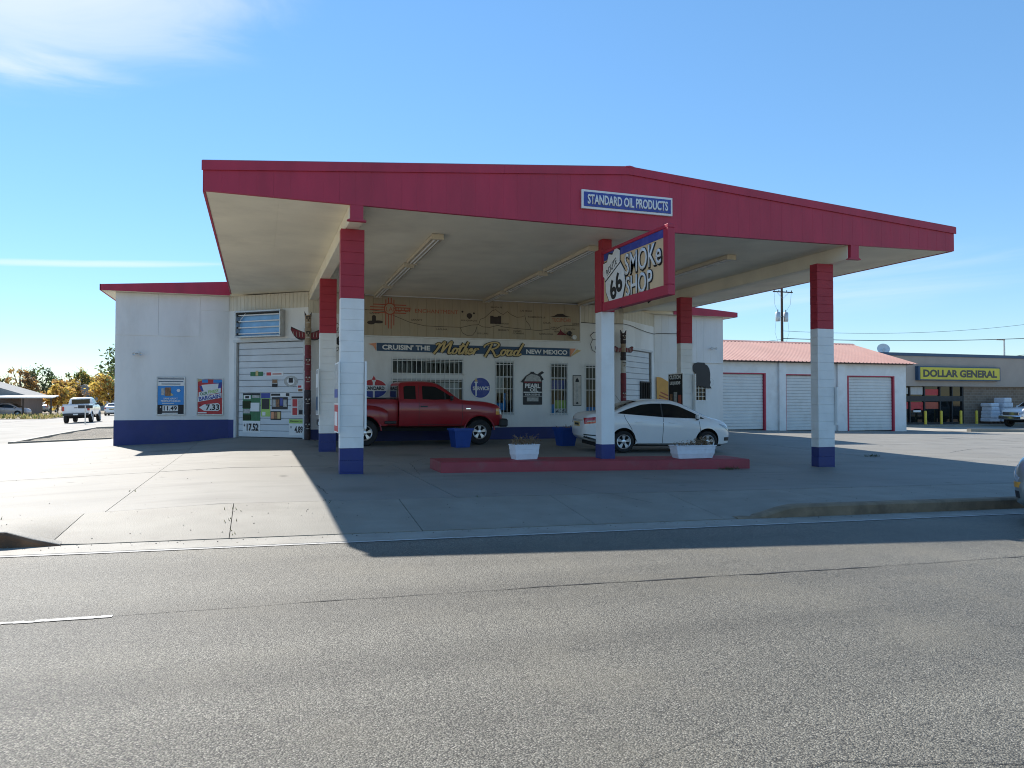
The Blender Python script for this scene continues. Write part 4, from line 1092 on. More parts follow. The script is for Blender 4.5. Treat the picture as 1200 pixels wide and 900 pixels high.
for st, x_, z_, w_ in (('GALLUP', 3.62, .74, .34), ('GRANTS', 5.02, .56, .38), ('LAGUNA', 5.9, .27, .38), ('ALBUQUERQUE', 6.85, .60, .58), ('LOS LUNAS', 7.35, .17, .40), ('SANTA FE', 7.85, 1.10, .42), ('EDGEWOOD', 8.05, .54, .50), ('MORIARTY', 8.12, .31, .40), ('CLINES', 8.62, .29, .30), ('CORNERS', 8.66, .21, .42), ('LAS VEGAS', 8.95, 1.02, .42), ('ROMEROVILLE', 9.35, .81, .66), ('DILIA', 9.75, .62, .28), ('SANTA ROSA', 9.72, .22, .54), ('CUERVO', 10.02, .46, .34), ('NEWKIRK', 10.18, .32, .30), ('MONTOYA', 10.55, .50, .34), ('SAN JON', 10.66, .42, .34), ('GLENRIO', 10.86, .62, .28)):
    if st == 'MONTOYA': x_, z_ = 10.42, .66; continue
    text(st, s, M['muralblack'], x_, mz(z_), YM, h=.058, w=w_, bold=.012)
text('TUCUMCARI', s, M['muralred'], 10.30, mz(.74), YM, h=.14, w=.72)
poly('hill', [(9.85, mz(.84)), (10.02, mz(.88)), (10.15, mz(.96)), (10.35, mz(.97)), (10.48, mz(.90)), (10.70, mz(.86))], YM - .002, YM + .002, 'muralblack', s)
poly('tepee', [(10.12, mz(.20)), (10.52, mz(.20)), (10.30, mz(.34)), (10.26, mz(.42)), (10.24, mz(.34))], YM - .002, YM + .002, 'totem_red', s)
poly('adobe_house', [(7.62, mz(.52)), (8.02, mz(.52)), (8.02, mz(.80)), (7.9, mz(.80)), (7.9, mz(.77)), (7.74, mz(.77)), (7.74, mz(.80)), (7.62, mz(.80))], YM - .002, YM + .002, 'muralblack', s)
MB().disc(6.87, mz(.77), .10, YM - .002, YM + .002, 20, rz=.09).build('balloon', M['muralblack'], s)
poly('balloon_basket', [(6.84, mz(.66)), (6.90, mz(.66)), (6.91, mz(.69)), (6.83, mz(.69))], YM - .002, YM + .002, 'muralblack', s)
for bx, bz in ((6.62, .90), (7.03, .86)): MB().disc(bx, mz(bz), .035, YM - .002, YM + .002, 12).build('balloon', M['muralblack'], s)
sh = MB(); 
sh.disc(3.50, mz(.42), .13, YM - .002, YM + .002, 20, rz=.065); sh.disc(3.74, mz(.45), .16, YM - .0026, YM + .0022, 20, rz=.05)
sh.box(3.53, 3.66, YM - .003, YM + .002, mz(.46), mz(.62)); sh.disc(3.595, mz(.62), .065, YM - .0032, YM + .002, 16, rz=.05)
sh.build('pottery', M['muralblack'], s)
# twin flood lamp at the right end of the mural
s = thing('flood_lamp', 'twin black and white flood lamp at the lower right of the mural', 'lamp', (10.62, OY - .03, 3.98))
MB().disc(0, 0, .06, -.04, .0, 16).build('base', M['trim'], s)
for sx, mk in ((-.09, 'trim'), (.10, 'bar')):
    MB().lathe_y([(.0, .07), (.05, .06), (.06, 0), (.085, -.10), (.08, -.11), (0, -.08)], 14, c=(sx, -.12, .02 if sx < 0 else -.12)).build('lamp_head', M[mk], s, smooth=True)
    MB().tube([(0, -.03, 0), (sx, -.08, .02 if sx < 0 else -.10)], .015, 6).build('arm', M['trim'], s)

# round and oval enamel signs
def ring_sign(name, label, x, z, rx, rz_, builder):
    s = thing(name, label, 'sign', (x, OY, z))
    MB().disc(0, 0, rx + .035, -.018, -.002, 40, rz=rz_ + .035).build('border', M['paper'], s)
    builder(s, rx, rz_); return s
def ellipse_cut(rx, rz_, z0, z1, n=20):
    a0, a1 = math.asin(max(-1, min(1, z0 / rz_))), math.asin(max(-1, min(1, z1 / rz_)))
    R_ = [(rx * math.cos(a0 + (a1 - a0) * i / n), rz_ * math.sin(a0 + (a1 - a0) * i / n)) for i in range(n + 1)]
    return R_ + [(-x, z) for x, z in reversed(R_)]
def torch(s, z0, z1, w, y, flame='signred'):
    poly('torch', [(-w * .55, z0), (w * .55, z0), (w * .7, z1 - w), (w * 1.3, z1 - w * .9), (w * 1.3, z1), (-w * 1.3, z1), (-w * 1.3, z1 - w * .9), (-w * .7, z1 - w)], y - .006, y, 'paper', s)
    poly('flame', [(-w * .9, z1 + .005), (w * .9, z1 + .005), (w * 1.1, z1 + w * .9), (w * .3, z1 + w * 2.1), (-w * .1, z1 + w * 3.0), (-w * .6, z1 + w * 1.6), (-w * 1.1, z1 + w * .9)], y - .006, y, flame, s)
def b_std(s, rx, rz_):
    poly('upper_field', ellipse_cut(rx, rz_, .105, rz_ * .999), -.026, -.019, 'signred', s)
    poly('lower_field', ellipse_cut(rx, rz_, -rz_ * .999, -.085), -.026, -.019, 'signblue', s)
    poly('band', ellipse_cut(rx + .03, rz_ + .03, -.08, .10), -.030, -.019, 'paper', s)
    torch(s, -rz_ - .02, rz_ - .02, .05, -.031)
    text('STANDARD', s, M['ink'], 0, .01, -.041, h=.12, w=.70, bold=.03)
ring_sign('oval_sign', 'oval red white and blue STANDARD torch sign behind the red pickup', 3.60, 1.985, .43, .30, b_std)
def b_srv(s, rx, rz_):
    MB().disc(0, 0, rx, -.028, -.019, 40).build('face', M['signblue'], s)
    t = bpy.data.objects.new('torch_group', None); COL.objects.link(t); t.parent = s; t.location = (-.16, 0, -.06)
    torch(t, -.22, .27, .045, -.029, 'gold')
    text('SERVICE', s, M['paper'], .02, -.02, -.042, h=.13, w=.60, bold=.035)
ring_sign('round_sign', 'round dark blue SERVICE torch sign over the pickup bonnet', 7.27, 2.03, .345, .345, b_srv)
# PEARL OIL cut-out
s = thing('oil_sign', 'black PEARL OIL cut-out sign shaped like an oil can between two barred windows', 'sign', (9.20, OY, 0))
poly('backing', [(-.36, 1.44), (.36, 1.44), (.36, 2.30), (.42, 2.34), (.34, 2.46), (.30, 2.50), (.44, 2.58), (.36, 2.64), (.18, 2.52), (.06, 2.57), (.06, 2.61), (-.08, 2.61), (-.08, 2.57), (-.26, 2.46), (-.38, 2.32), (-.45, 2.24), (-.36, 2.22)], -.02, -.003, 'black', s)
poly('can_top', [(-.32, 2.27), (.33, 2.27), (.27, 2.43), (.14, 2.50), (-.06, 2.53), (-.22, 2.44)], -.027, -.021, 'greyprint', s)
poly('can_band', [(-.33, 2.215), (.33, 2.215), (.33, 2.262), (-.33, 2.262)], -.027, -.021, 'totem_red', s)
plate(-.345, .345, 1.865, 1.90, -.026, -.021, 'paper', s, 'rule')
plate(-.345, .345, 1.735, 1.75, -.026, -.021, 'paper', s, 'rule')
text('PEARL', s, M['paper'], .0, 2.11, -.024, h=.16, w=.58, bold=.04)
text('OIL', s, M['paper'], .05, 1.965, -.024, h=.12, w=.32, bold=.04)
text('KEROSENE', s, M['paper'], 0, 1.80, -.024, h=.065, w=.56, bold=.02)
plate(-.22, .22, 1.56, 1.70, -.026, -.021, 'greyprint', s, 'picture')
# thermometer board
s = thing('thermometer_sign', 'tall narrow cream thermometer board between two barred windows', 'sign', (10.92, OY, 0))
plate(-.17, .17, 1.40, 2.51, -.012, -.002, 'black', s, 'border')
plate(-.145, .145, 1.425, 2.485, -.018, -.013, 'totem_pale', s, 'face')
plate(-.025, .025, 1.55, 2.2, -.024, -.0185, 'greyprint', s, 'tube')
poly('emblem', [(-.07, 2.26), (.07, 2.26), (.06, 2.34), (0, 2.42), (-.06, 2.34)], -.023, -.0185, 'ink', s)
poly('emblem', [(-.05, 1.47), (.05, 1.47), (.03, 1.53), (-.03, 1.53)], -.023, -.0185, 'ink', s)
# painted wooden route shields either side of the mural
for x_, lb in ((2.37, 'white Route 66 shield left of the mural, half hidden by the front pillar'), (11.93, 'white Route 66 shield on the wall right of the mural behind the middle pillar')):
    s = thing('route_shield', lb, 'sign', (x_, OY, 3.66), 0, 'Route 66 shields on the office wall')
    K = .98
    for k, y0, y1, mk in ((1.0 * K, -.014, -.002, 'paper'), (.965 * K, -.018, -.0145, 'ink'), (.92 * K, -.022, -.0185, 'white')):
        poly('shield', [(p[0] * 1.22 * k, p[1] * .83 * k) for p in SH], y0, y1, mk, s)
    text('ROUTE', s, M['ink'], 0, .25, -.0245, h=.115, w=.46, bold=.01)
    plate(-.40, .40, .145, .165, -.025, -.0225, 'ink', s, 'shield_bar')
    text('66', s, M['ink'], 0, -.10, -.0245, h=.36, w=.60, bold=.06)
    text('NM', s, M['ink'], 0, -.36, -.0245, h=.07, w=.18)

# ---------------------------------------------------------------- posters
def poster(name, label, org, rz, x0, x1, z0, z1, layers, y=0., frame='metal', group=None, cat='poster'):
    s = thing(name, label, cat, (org[0], org[1], 0), rz, group)
    t = .035
    if frame:
        f = MB(); f.cbox(x0, x0 + t, y - .028, y, z0, z1, .004); f.cbox(x1 - t, x1, y - .028, y, z0, z1, .004)
        f.cbox(x0 + t, x1 - t, y - .0275, y, z1 - t, z1, .004); f.cbox(x0 + t, x1 - t, y - .0275, y, z0, z0 + t, .004)
        f.build('frame', M[frame], s)
    W_, H_ = x1 - x0, z1 - z0; k = 0
    for L in layers:
        k += 1; yy = y - .004 - .0022 * k
        if L[0] == 'r':
            _, a, b, c, d, mk = L
            MB().box(x0 + a * W_, x0 + b * W_, yy, y - .001, z0 + c * H_, z0 + d * H_).build('print', M[mk], s)
        elif L[0] == 'p':
            poly('print', [(x0 + a * W_, z0 + b * H_) for a, b in L[1]], yy, y - .001, L[2], s)
        elif L[0] == 't':
            _, st, a, b, h, w, mk, bo = L[:8]
            text(st, s, M[mk], x0 + a * W_, z0 + b * H_, yy, h=h * H_, w=w * W_ if w else None, bold=bo, rot=L[8] if len(L) > 8 else 0.)
    return s
poster('framed_poster', 'blue framed price poster reading 11.49 on the left wing wall', (0, WY - .0), 0, -3.16, -2.30, 1.11, 2.37, [
    ('r', .04, .96, .03, .97, 'ink'), ('r', .045, .955, .76, .965, 'paper'), ('r', .045, .955, .27, .755, 'brightblue'),
    ('r', .05, .95, .93, .955, 'navy'), ('r', .07, .93, .865, .885, 'navy'), ('r', .17, .83, .80, .82, 'navy'),
    ('r', .17, .28, .52, .70, 'greyprint'), ('r', .30, .50, .50, .72, 'brownprint'), ('p', [(.5, .5), (.6, .52), (.5, .58)], 'gold'),
    ('p', [(.70, .64), (.74, .68), (.80, .68), (.84, .64), (.80, .60), (.74, .60)], 'paper'),
    ('t', 'SAME GREAT', .5, .43, .045, .5, 'paper', .02), ('t', 'PREMIUM BLEND', .5, .365, .05, .68, 'paper', .03),
    ('r', .2, .62, .30, .315, 'paper'),
    ('r', .22, .76, .10, .25, 'paper'), ('t', '11.49', .49, .175, .12, .46, 'ink', .03), ('t', '$', .15, .21, .05, None, 'paper', .02),
    ('r', .2, .75, .035, .06, 'paper')], y=-.016 + .0)
poster('framed_poster', 'red framed BARGAIN price poster reading 7.33 beside the garage bay', (0, WY), 0, -1.95, -1.12, 1.10, 2.33, [
    ('r', .04, .96, .03, .97, 'signred'), ('p', [(.05, .9), (.3, .97), (.05, .97)], 'gold'), ('r', .2, .42, .88, .965, 'brightblue'), ('r', .62, .95, .88, .965, 'brightblue'),
    ('p', [(.10, .78), (.95, .90), (.90, .60), (.25, .56)], 'signblue'), ('p', [(.18, .82), (.82, .86), (.78, .66), (.28, .62)], 'paper'),
    ('p', [(.08, .50), (.90, .62), (.90, .74), (.08, .62)], 'paper'),
    ('t', 'OUR', .27, .585, .085, .28, 'green', .03, R(8)), ('t', 'FINEST', .63, .645, .085, .40, 'lightgreen', .03, R(8)),
    ('p', [(.05, .36), (.93, .47), (.93, .60), (.05, .50)], 'paper'),
    ('t', 'BARGAIN', .49, .48, .115, .82, 'signblue', .035, R(9)),
    ('p', [(.10, .21), (.28, .29), (.80, .33), (.88, .28), (.88, .15), (.8, .11), (.28, .12)], 'paper'),
    ('t', '7.33', .60, .215, .16, .50, 'ink', .03), ('t', '$', .13, .28, .06, None, 'ink', .02), ('r', .05, .38, .05, .085, 'paper')], y=-.016)
# prints stuck to the left bay door
DZ = .063
bo, br_ = BL, -RB
def dpost(label, x0, x1, z0, z1, layers): return poster('door_print', label, bo, br_, x0, x1, z0, z1, layers, y=DZ + .012, frame=None, group='prints stuck to the left garage door')
dpost('large dark green print priced 17.52 at the left of the garage door', .54, 1.26, .52, 1.83, [
    ('r', 0, 1, 0, 1, 'paper'), ('r', .0, 1, .30, 1, 'green'), ('r', .0, 1, .955, 1, 'ink'), ('r', .05, .45, .85, .95, 'paper'), ('r', .14, .36, .87, .93, 'ink'), ('r', .55, .96, .88, .95, 'greyprint'),
    ('r', .44, .96, .54, .76, 'paper'), ('r', .05, .42, .49, .60, 'greyprint'), ('r', .02, .46, .32, .46, 'leaf_dark'), ('r', .0, .46, .62, .80, 'leaf_dark'),
    ('t', '17.52', .58, .14, .19, .66, 'ink', .03), ('t', '$', .12, .19, .07, None, 'ink', .02)])
dpost('small yellow and blue print beside the green one on the door', 1.29, 1.66, 1.06, 1.83, [
    ('r', 0, 1, 0, 1, 'lightgreen'), ('r', .0, 1, .78, 1, 'signblue'), ('r', .08, .92, .32, .76, 'black'), ('r', .15, .5, .04, .2, 'paper')])
dpost('wide print of dark packs in the middle of the garage door', 1.72, 2.36, 1.30, 1.70, [
    ('r', 0, 1, .0, 1, 'black'), ('r', .05, .25, .2, .8, 'greyprint'), ('r', .28, .48, .2, .8, 'brownprint'), ('r', .52, .7, .3, .9, 'signblue'), ('r', .74, .95, .2, .8, 'greyprint')])
dpost('print with orange and brown pictures low on the garage door', 1.68, 2.10, .95, 1.24, [
    ('r', 0, 1, 0, 1, 'ink'), ('r', .06, .32, .15, .9, 'orange'), ('r', .36, .62, .15, .9, 'brownprint'), ('r', .66, .94, .15, .9, 'gold')])
dpost('white sign strip with dark heading in the middle of the door', 1.68, 2.44, 1.72, 1.84, [('r', 0, 1, 0, 1, 'paper'), ('r', .02, .5, .2, .8, 'ink'), ('r', .8, .98, .1, .9, 'black')])
dpost('green banner print with a pale figure on the door', .84, 1.36, 2.40, 2.58, [('r', 0, 1, 0, .8, 'green'), ('r', .42, .62, .1, 1, 'gold')])
dpost('white and red lettered strip near the top of the door prints', 1.46, 2.18, 2.39, 2.54, [('r', 0, 1, 0, 1, 'paper'), ('r', .06, .32, .15, .85, 'signred'), ('r', .4, .9, .35, .6, 'muralred')])
dpost('small dark square print on the door', 1.72, 1.96, 2.03, 2.30, [('r', 0, 1, 0, 1, 'greyprint'), ('r', .05, .95, .0, .4, 'ink'), ('r', .1, .9, .5, .9, 'brownprint')])
dpost('round grey emblem print on the right of the door', 2.20, 2.76, 2.04, 2.40, [('p', [(.5 + .5 * math.cos(i * .314), .5 + .5 * math.sin(i * .314)) for i in range(20)], 'greyprint'), ('p', [(.5 + .26 * math.cos(i * .314), .5 + .34 * math.sin(i * .314)) for i in range(20)], 'paper'), ('r', .35, .65, .35, .8, 'ink')])
dpost('small red and white print at the right edge of the door', 2.74, 2.96, 1.86, 2.10, [('r', 0, 1, 0, 1, 'paper'), ('r', .1, .7, .6, .9, 'signred'), ('r', .15, .9, .1, .45, 'brownprint')])
dpost('print of a red pack and a grey pack at the right of the door', 2.50, 3.0, 1.08, 1.74, [
    ('r', 0, 1, 0, 1, 'doorwhite'), ('r', .1, .48, .06, .84, 'signred'), ('r', .56, .96, .06, .84, 'greyprint'), ('r', .1, .48, .42, .47, 'paper'), ('r', .04, .96, .88, .97, 'ink'), ('r', .62, .9, .1, .3, 'ink')])
dpost('yellow topped price print reading 4.89 at the lower right of the door', 2.42, 3.0, .46, .98, [('r', 0, 1, 0, 1, 'paper'), ('r', 0, 1, .74, 1, 'lightgreen'), ('t', 'Escape to', .5, .87, .12, .8, 'ink', .02), ('t', '4.89', .66, .36, .42, .56, 'ink', .03), ('t', '$', .14, .5, .14, None, 'ink', .02)])
# empty sign box with fluorescent tubes over the left bay
s = thing('sign_box', 'open metal sign box with bare fluorescent tubes above the left garage door', 'sign', (*BL, 0), -RB)
x0, x1, z0, z1 = .44, 2.30, 3.67, 4.55
f = MB(); t = .05
f.cbox(x0, x1, -.26, -.0, z0, z0 + t, .008); f.cbox(x0, x1, -.26, -.0, z1 - t, z1, .008); f.cbox(x0, x0 + t, -.259, -.001, z0 + t, z1 - t, .008); f.cbox(x1 - t, x1, -.259, -.001, z0 + t, z1 - t, .008)
f.build('frame', M['metal'], s)
MB().box(x0 + t, x1 - t, -.05, -.03, z0 + t, z1 - t).build('back', M['boxback'], s)
for i in range(4):
    z = z0 + .13 + i * .205
    MB().tube([(x0 + .09, -.15, z), (x1 - .09, -.15, z)], .022, 8).build('lamp_tube', M['tube'], s)
    for xe in (x0 + .06, x1 - .09): MB().box(xe, xe + .03, -.18, -.051, z - .03, z + .03).build('lamp_holder', M['trim'], s)
MB().tube([(x0 + .12, -.12, z1 - .3), (x0 + .35, -.13, z1 - .07)], .012, 5).build('wire', M['bar'], s)
MB().box(x0 + t, x1 - t, -.052, -.0505, z1 - .12, z1 - t).build('dark_strip', M['trim'], s)
# eye lamps on the wings
for x_, z_, lb in ((-3.72, 3.12, 'small twin flood lamp on the left wing wall'), (18.0, 3.80, 'small twin flood lamp on the right wing wall')):
    s = thing('wall_lamp', lb, 'lamp', (x_, WY - .015, z_), 0, 'twin flood lamps on the wings')
    MB().disc(0, 0, .05, -.03, 0, 14).build('base', M['bar'], s)
    for sx in (-.1, .1):
        MB().tube([(0, -.03, 0), (sx * .6, -.08, -.01)], .012, 5).build('arm', M['metal'], s)
        MB().lathe_y([(0, .05), (.03, .045), (.05, -.05), (.045, -.055), (0, -.04)], 12, c=(sx, -.12, -.03)).build('lamp_head', M['metal'], s, smooth=True)
# head silhouette and round plate on the right wing
s = thing('silhouette_sign', 'black cut-out of a head in profile on the right wing wall', 'sign', (17.34, WY - .035, 0))
P = [(-.30, 3.02), (-.22, 3.13), (-.06, 3.18), (.26, 3.17), (.32, 3.09), (.40, 3.06), (.50, 2.92), (.54, 2.70), (.53, 2.46), (.56, 2.36), (.52, 2.22), (.60, 2.10), (.44, 2.10), (.22, 2.17), (-.05, 2.19), (-.19, 2.17), (-.20, 2.30), (-.12, 2.40), (-.20, 2.44), (-.22, 2.50), (-.19, 2.54), (-.24, 2.59), (-.17, 2.68), (-.20, 2.76), (-.28, 2.82), (-.32, 2.92)]
poly('plate', P, -.025, 0, 'black', s)
s = thing('round_plate', 'small round pale plate beside the black head silhouette', 'sign', (17.90, WY - .03, 2.36))
MB().disc(0, 0, .165, -.02, .0, 28).build('rim', M['metal'], s); MB().disc(0, 0, .15, -.024, -.0205, 28).build('face', M['white'], s)
# state flag panel by the right bay: yellow with red rays
s = thing('flag_panel', 'wavy yellow flag cut-out with red sun rays at the edge of the right bay', 'flag', (*BR, 0), RB)
fl = [(3.22, 1.2), (3.22, 2.62), (3.45, 2.58), (3.70, 2.50), (3.95, 2.36), (4.1, 2.30), (4.1, 1.2)]
s.location = (0, WY - .06, 0); s.rotation_euler[2] = 0
fl = [(15.36, 1.0), (15.33, 2.56), (15.55, 2.53), (15.8, 2.40), (16.05, 2.26), (16.2, 2.22), (16.2, 1.0)]
poly('cloth', fl, -.012, 0, 'flagyellow', s)
for i in range(4):
    z = 1.98 - .13 * i
    poly('ray', [(15.50 + .06 * (i in (1, 2)) * -1, z - .02 + .0), (16.0, z - .22), (16.0, z - .27), (15.50 - .06 * (i in (1, 2)), z - .07)], -.018, -.0125, 'muralred', s)
poly('sun', [(16.0, 1.78), (16.16, 1.88), (16.16, 1.2), (16.0, 1.3), (15.94, 1.5)], -.018, -.0125, 'muralred', s)
# boards hung on the sides of the pillars
def side_board(label, px, py0, py1, z0, z1, sgn, art):
    """board on a pillar side: seen edge-on from the street, its art facing sideways"""
    s = thing('pillar_board', label, 'poster', (px, (py0 + py1) / 2, 0), R(-90) if sgn < 0 else R(90), 'boards hung on the sides of the pillars')
    w = (py1 - py0) / 2
    MB().cbox(-w, w, -.035, -.003, z0, z1, .004).build('board', M['paper'], s)
    for k, (a, b, c, d, mk) in enumerate(art):
        MB().box(-w + a * 2 * w, -w + b * 2 * w, -.038 - .002 * k, -.0352, z0 + c * (z1 - z0), z0 + d * (z1 - z0)).build('print', M[mk], s)
    return s
A1 = [(.03, .97, .02, .40, 'signred'), (.03, .97, .42, .98, 'greyprint'), (.15, .85, .1, .3, 'paper'), (.1, .9, .5, .62, 'signblue')]
A2 = [(.03, .97, .02, .98, 'brightblue'), (.1, .9, .1, .4, 'paper'), (.1, .9, .6, .9, 'signred')]
side_board('red and white advert board on the left side of the front left pillar', 1.437, 14.10, 14.82, .97, 2.30, -1, A1)
side_board('blue advert board on the right side of the front left pillar', 1.893, 14.12, 14.82, 1.05, 2.32, 1, A2)
side_board('grey advert board on the left side of the rear left pillar', 1.517, 20.10, 20.9, 1.2, 2.42, -1, [(.03, .97, .02, .98, 'greyprint'), (.1, .9, .1, .4, 'navy'), (.1, .9, .6, .9, 'paper')])
side_board('pale advert board on the right side of the rear left pillar', 1.963, 20.12, 20.9, 1.2, 2.42, 1, A2)
side_board('blue advert board on the right side of the rear pillar behind the white sedan', 12.888, 20.06, 20.9, 1.0, 2.42, 1, A2)
s = side_board('black LIQUIDS poster on the left side of the rear pillar behind the white sedan', 12.452, 20.02, 20.88, .9, 2.44, -1, [(.03, .97, .2, .98, 'ink'), (.06, .94, .21, .26, 'signred'), (.12, .3, .3, .58, 'brownprint'), (.4, .62, .3, .62, 'greyprint'), (.7, .9, .3, .56, 'muralred')])
text('CUSTOM', s, M['paper'], 0, 2.32, -.05, h=.13, w=.66, bold=.05)
text('LIQUIDS', s, M['paper'], 0, 2.13, -.05, h=.12, w=.62, bold=.05)
side_board('thin white board on the right side of the front right pillar', 12.938, 14.12, 14.6, 1.0, 1.9, 1, [(.03, .97, .02, .98, 'greyprint')])

# ---------------------------------------------------------------- totem poles
def totem(x, y, z0, z1, label, right):
    s = thing('totem_pole', label, 'totem pole', (x, y, 0), 0, 'totem poles either side of the office')
    H_ = z1 - z0; r = .105
    segs = [(0, .20, 'totem_dark'), (.20, .40, 'totem_dark'), (.40, .55, 'totem_red'), (.55, .68, 'totem_red'), (.68, .76, 'totem_red'), (.76, .90, 'totem_tan'), (.90, 1.0, 'totem_tan')]
    if right: segs = [(0, .18, 'totem_dark'), (.18, .62, 'totem_red'), (.62, .74, 'totem_pale'), (.74, .82, 'totem_dark'), (.82, .9, 'totem_tan'), (.9, 1., 'totem_dark')]
    for i, (a, b, mk) in enumerate(segs):
        rr = r * (1.0 if i % 2 else .94); za, zb = z0 + a * H_, z0 + b * H_
        MB().lathe_z([(0, za), (rr * .9, za), (rr, za + .03), (rr, (za + zb) / 2 - .03), (rr * .93, (za + zb) / 2), (rr, (za + zb) / 2 + .03), (rr, zb - .03), (rr * .88, zb), (0, zb)], 14).build('carved_block', M[mk], s, smooth=True, ang=30)
        # carved face: brow, eyes and mouth
        zc = (za + zb) / 2 + .05
        if b - a > .09:
            for e in (-.045, .045):
                MB().disc(e, zc + .05, .026, -rr * 1.06, -rr * .6, 10).build('eye', M['totem_pale' if mk != 'totem_tan' else 'totem_dark'], s)
            MB().cbox(-.07, .07, -rr * 1.04, -rr * .55, zc + .085, zc + .11, .006).build('brow', M['totem_dark'], s)
            MB().prism_x([(-rr * .8, zc + .03), (-rr * 1.25, zc - .02), (-rr * .8, zc - .04)], -.02, .02).build('beak', M['totem_tan' if mk != 'totem_tan' else 'totem_dark'], s)
            MB().cbox(-.055, .055, -rr * 1.05, -rr * .6, zc - .10, zc - .075, .005).build('mouth', M['totem_pale'], s)
    for e in (-1, 1):
        MB().prism([(e * .10, z1 - .06), (e * .115, z1 + .12), (e * .04, z1 - .005)], -.03, .03).build('ear', M['totem_dark'], s)
        zt = z0 + H_ * (.865 if not right else .86)
        if not right: wing = [(.09, zt - .02), (.25, zt + .04), (.52, zt + .16), (.53, zt + .06), (.46, zt - .08), (.38, zt - .18), (.30, zt - .24), (.20, zt - .26), (.09, zt - .24)]
        else: wing = [(.09, zt + .02), (.20, zt - .01), (.34, zt + .07), (.40, zt + .05), (.38, zt - .10), (.31, zt - .17), (.09, zt - .16)]
        MB().prism([(e * a, c) for a, c in wing], -.03, .01).build('wing', M['totem_dark'], s)
        inner = [(a * .94 + .012, zt - .05 + (c - zt + .05) * .78) for a, c in wing]
        MB().prism([(e * a, c) for a, c in inner], -.036, -.0305).build('wing_paint', M['totem_red'], s)
        for k in range(4):
            t = .16 + k * .09 if not right else .14 + k * .06
            MB().prism([(e * t, zt - .16), (e * (t + .012), zt - .16), (e * (t + .03), zt + .0), (e * (t + .018), zt + .0)], -.041, -.0365).build('feather_line', M['totem_pale'], s)
totem(1.475, 24.42, pad(1.475, 24.42), 4.30, 'carved totem pole with dark red wings beside the left garage door', False)
totem(12.64, 24.40, pad(12.64, 24.4), 4.05, 'carved totem pole with a red wing at the right end of the office wall', True)

# ---------------------------------------------------------------- vehicles
def pchip(tab):
    xs = [t[0] for t in tab]; ys = [t[1] for t in tab]; n = len(xs)
    d = [(ys[i + 1] - ys[i]) / (xs[i + 1] - xs[i]) for i in range(n - 1)]
    m = [d[0]] + [0 if d[i - 1] * d[i] <= 0 else 2 * d[i - 1] * d[i] / (d[i - 1] + d[i]) for i in range(1, n - 1)] + [d[-1]]
    def f(x):
        x = min(xs[-1], max(xs[0], x)); i = 0
        while i < n - 2 and x > xs[i + 1]: i += 1
        h = xs[i + 1] - xs[i]; t = (x - xs[i]) / h
        return ys[i] * (1 + 2 * t) * (1 - t) ** 2 + m[i] * h * t * (1 - t) ** 2 + ys[i + 1] * t * t * (3 - 2 * t) + m[i + 1] * h * t * t * (t - 1)
    return f
def lin(tab):
    def f(x):
        if x <= tab[0][0]: return tab[0][1]
        for (a, b), (c, d) in zip(tab[:-1], tab[1:]):
            if x <= c: return b + (d - b) * (x - a) / (c - a)
        return tab[-1][1]
    return f
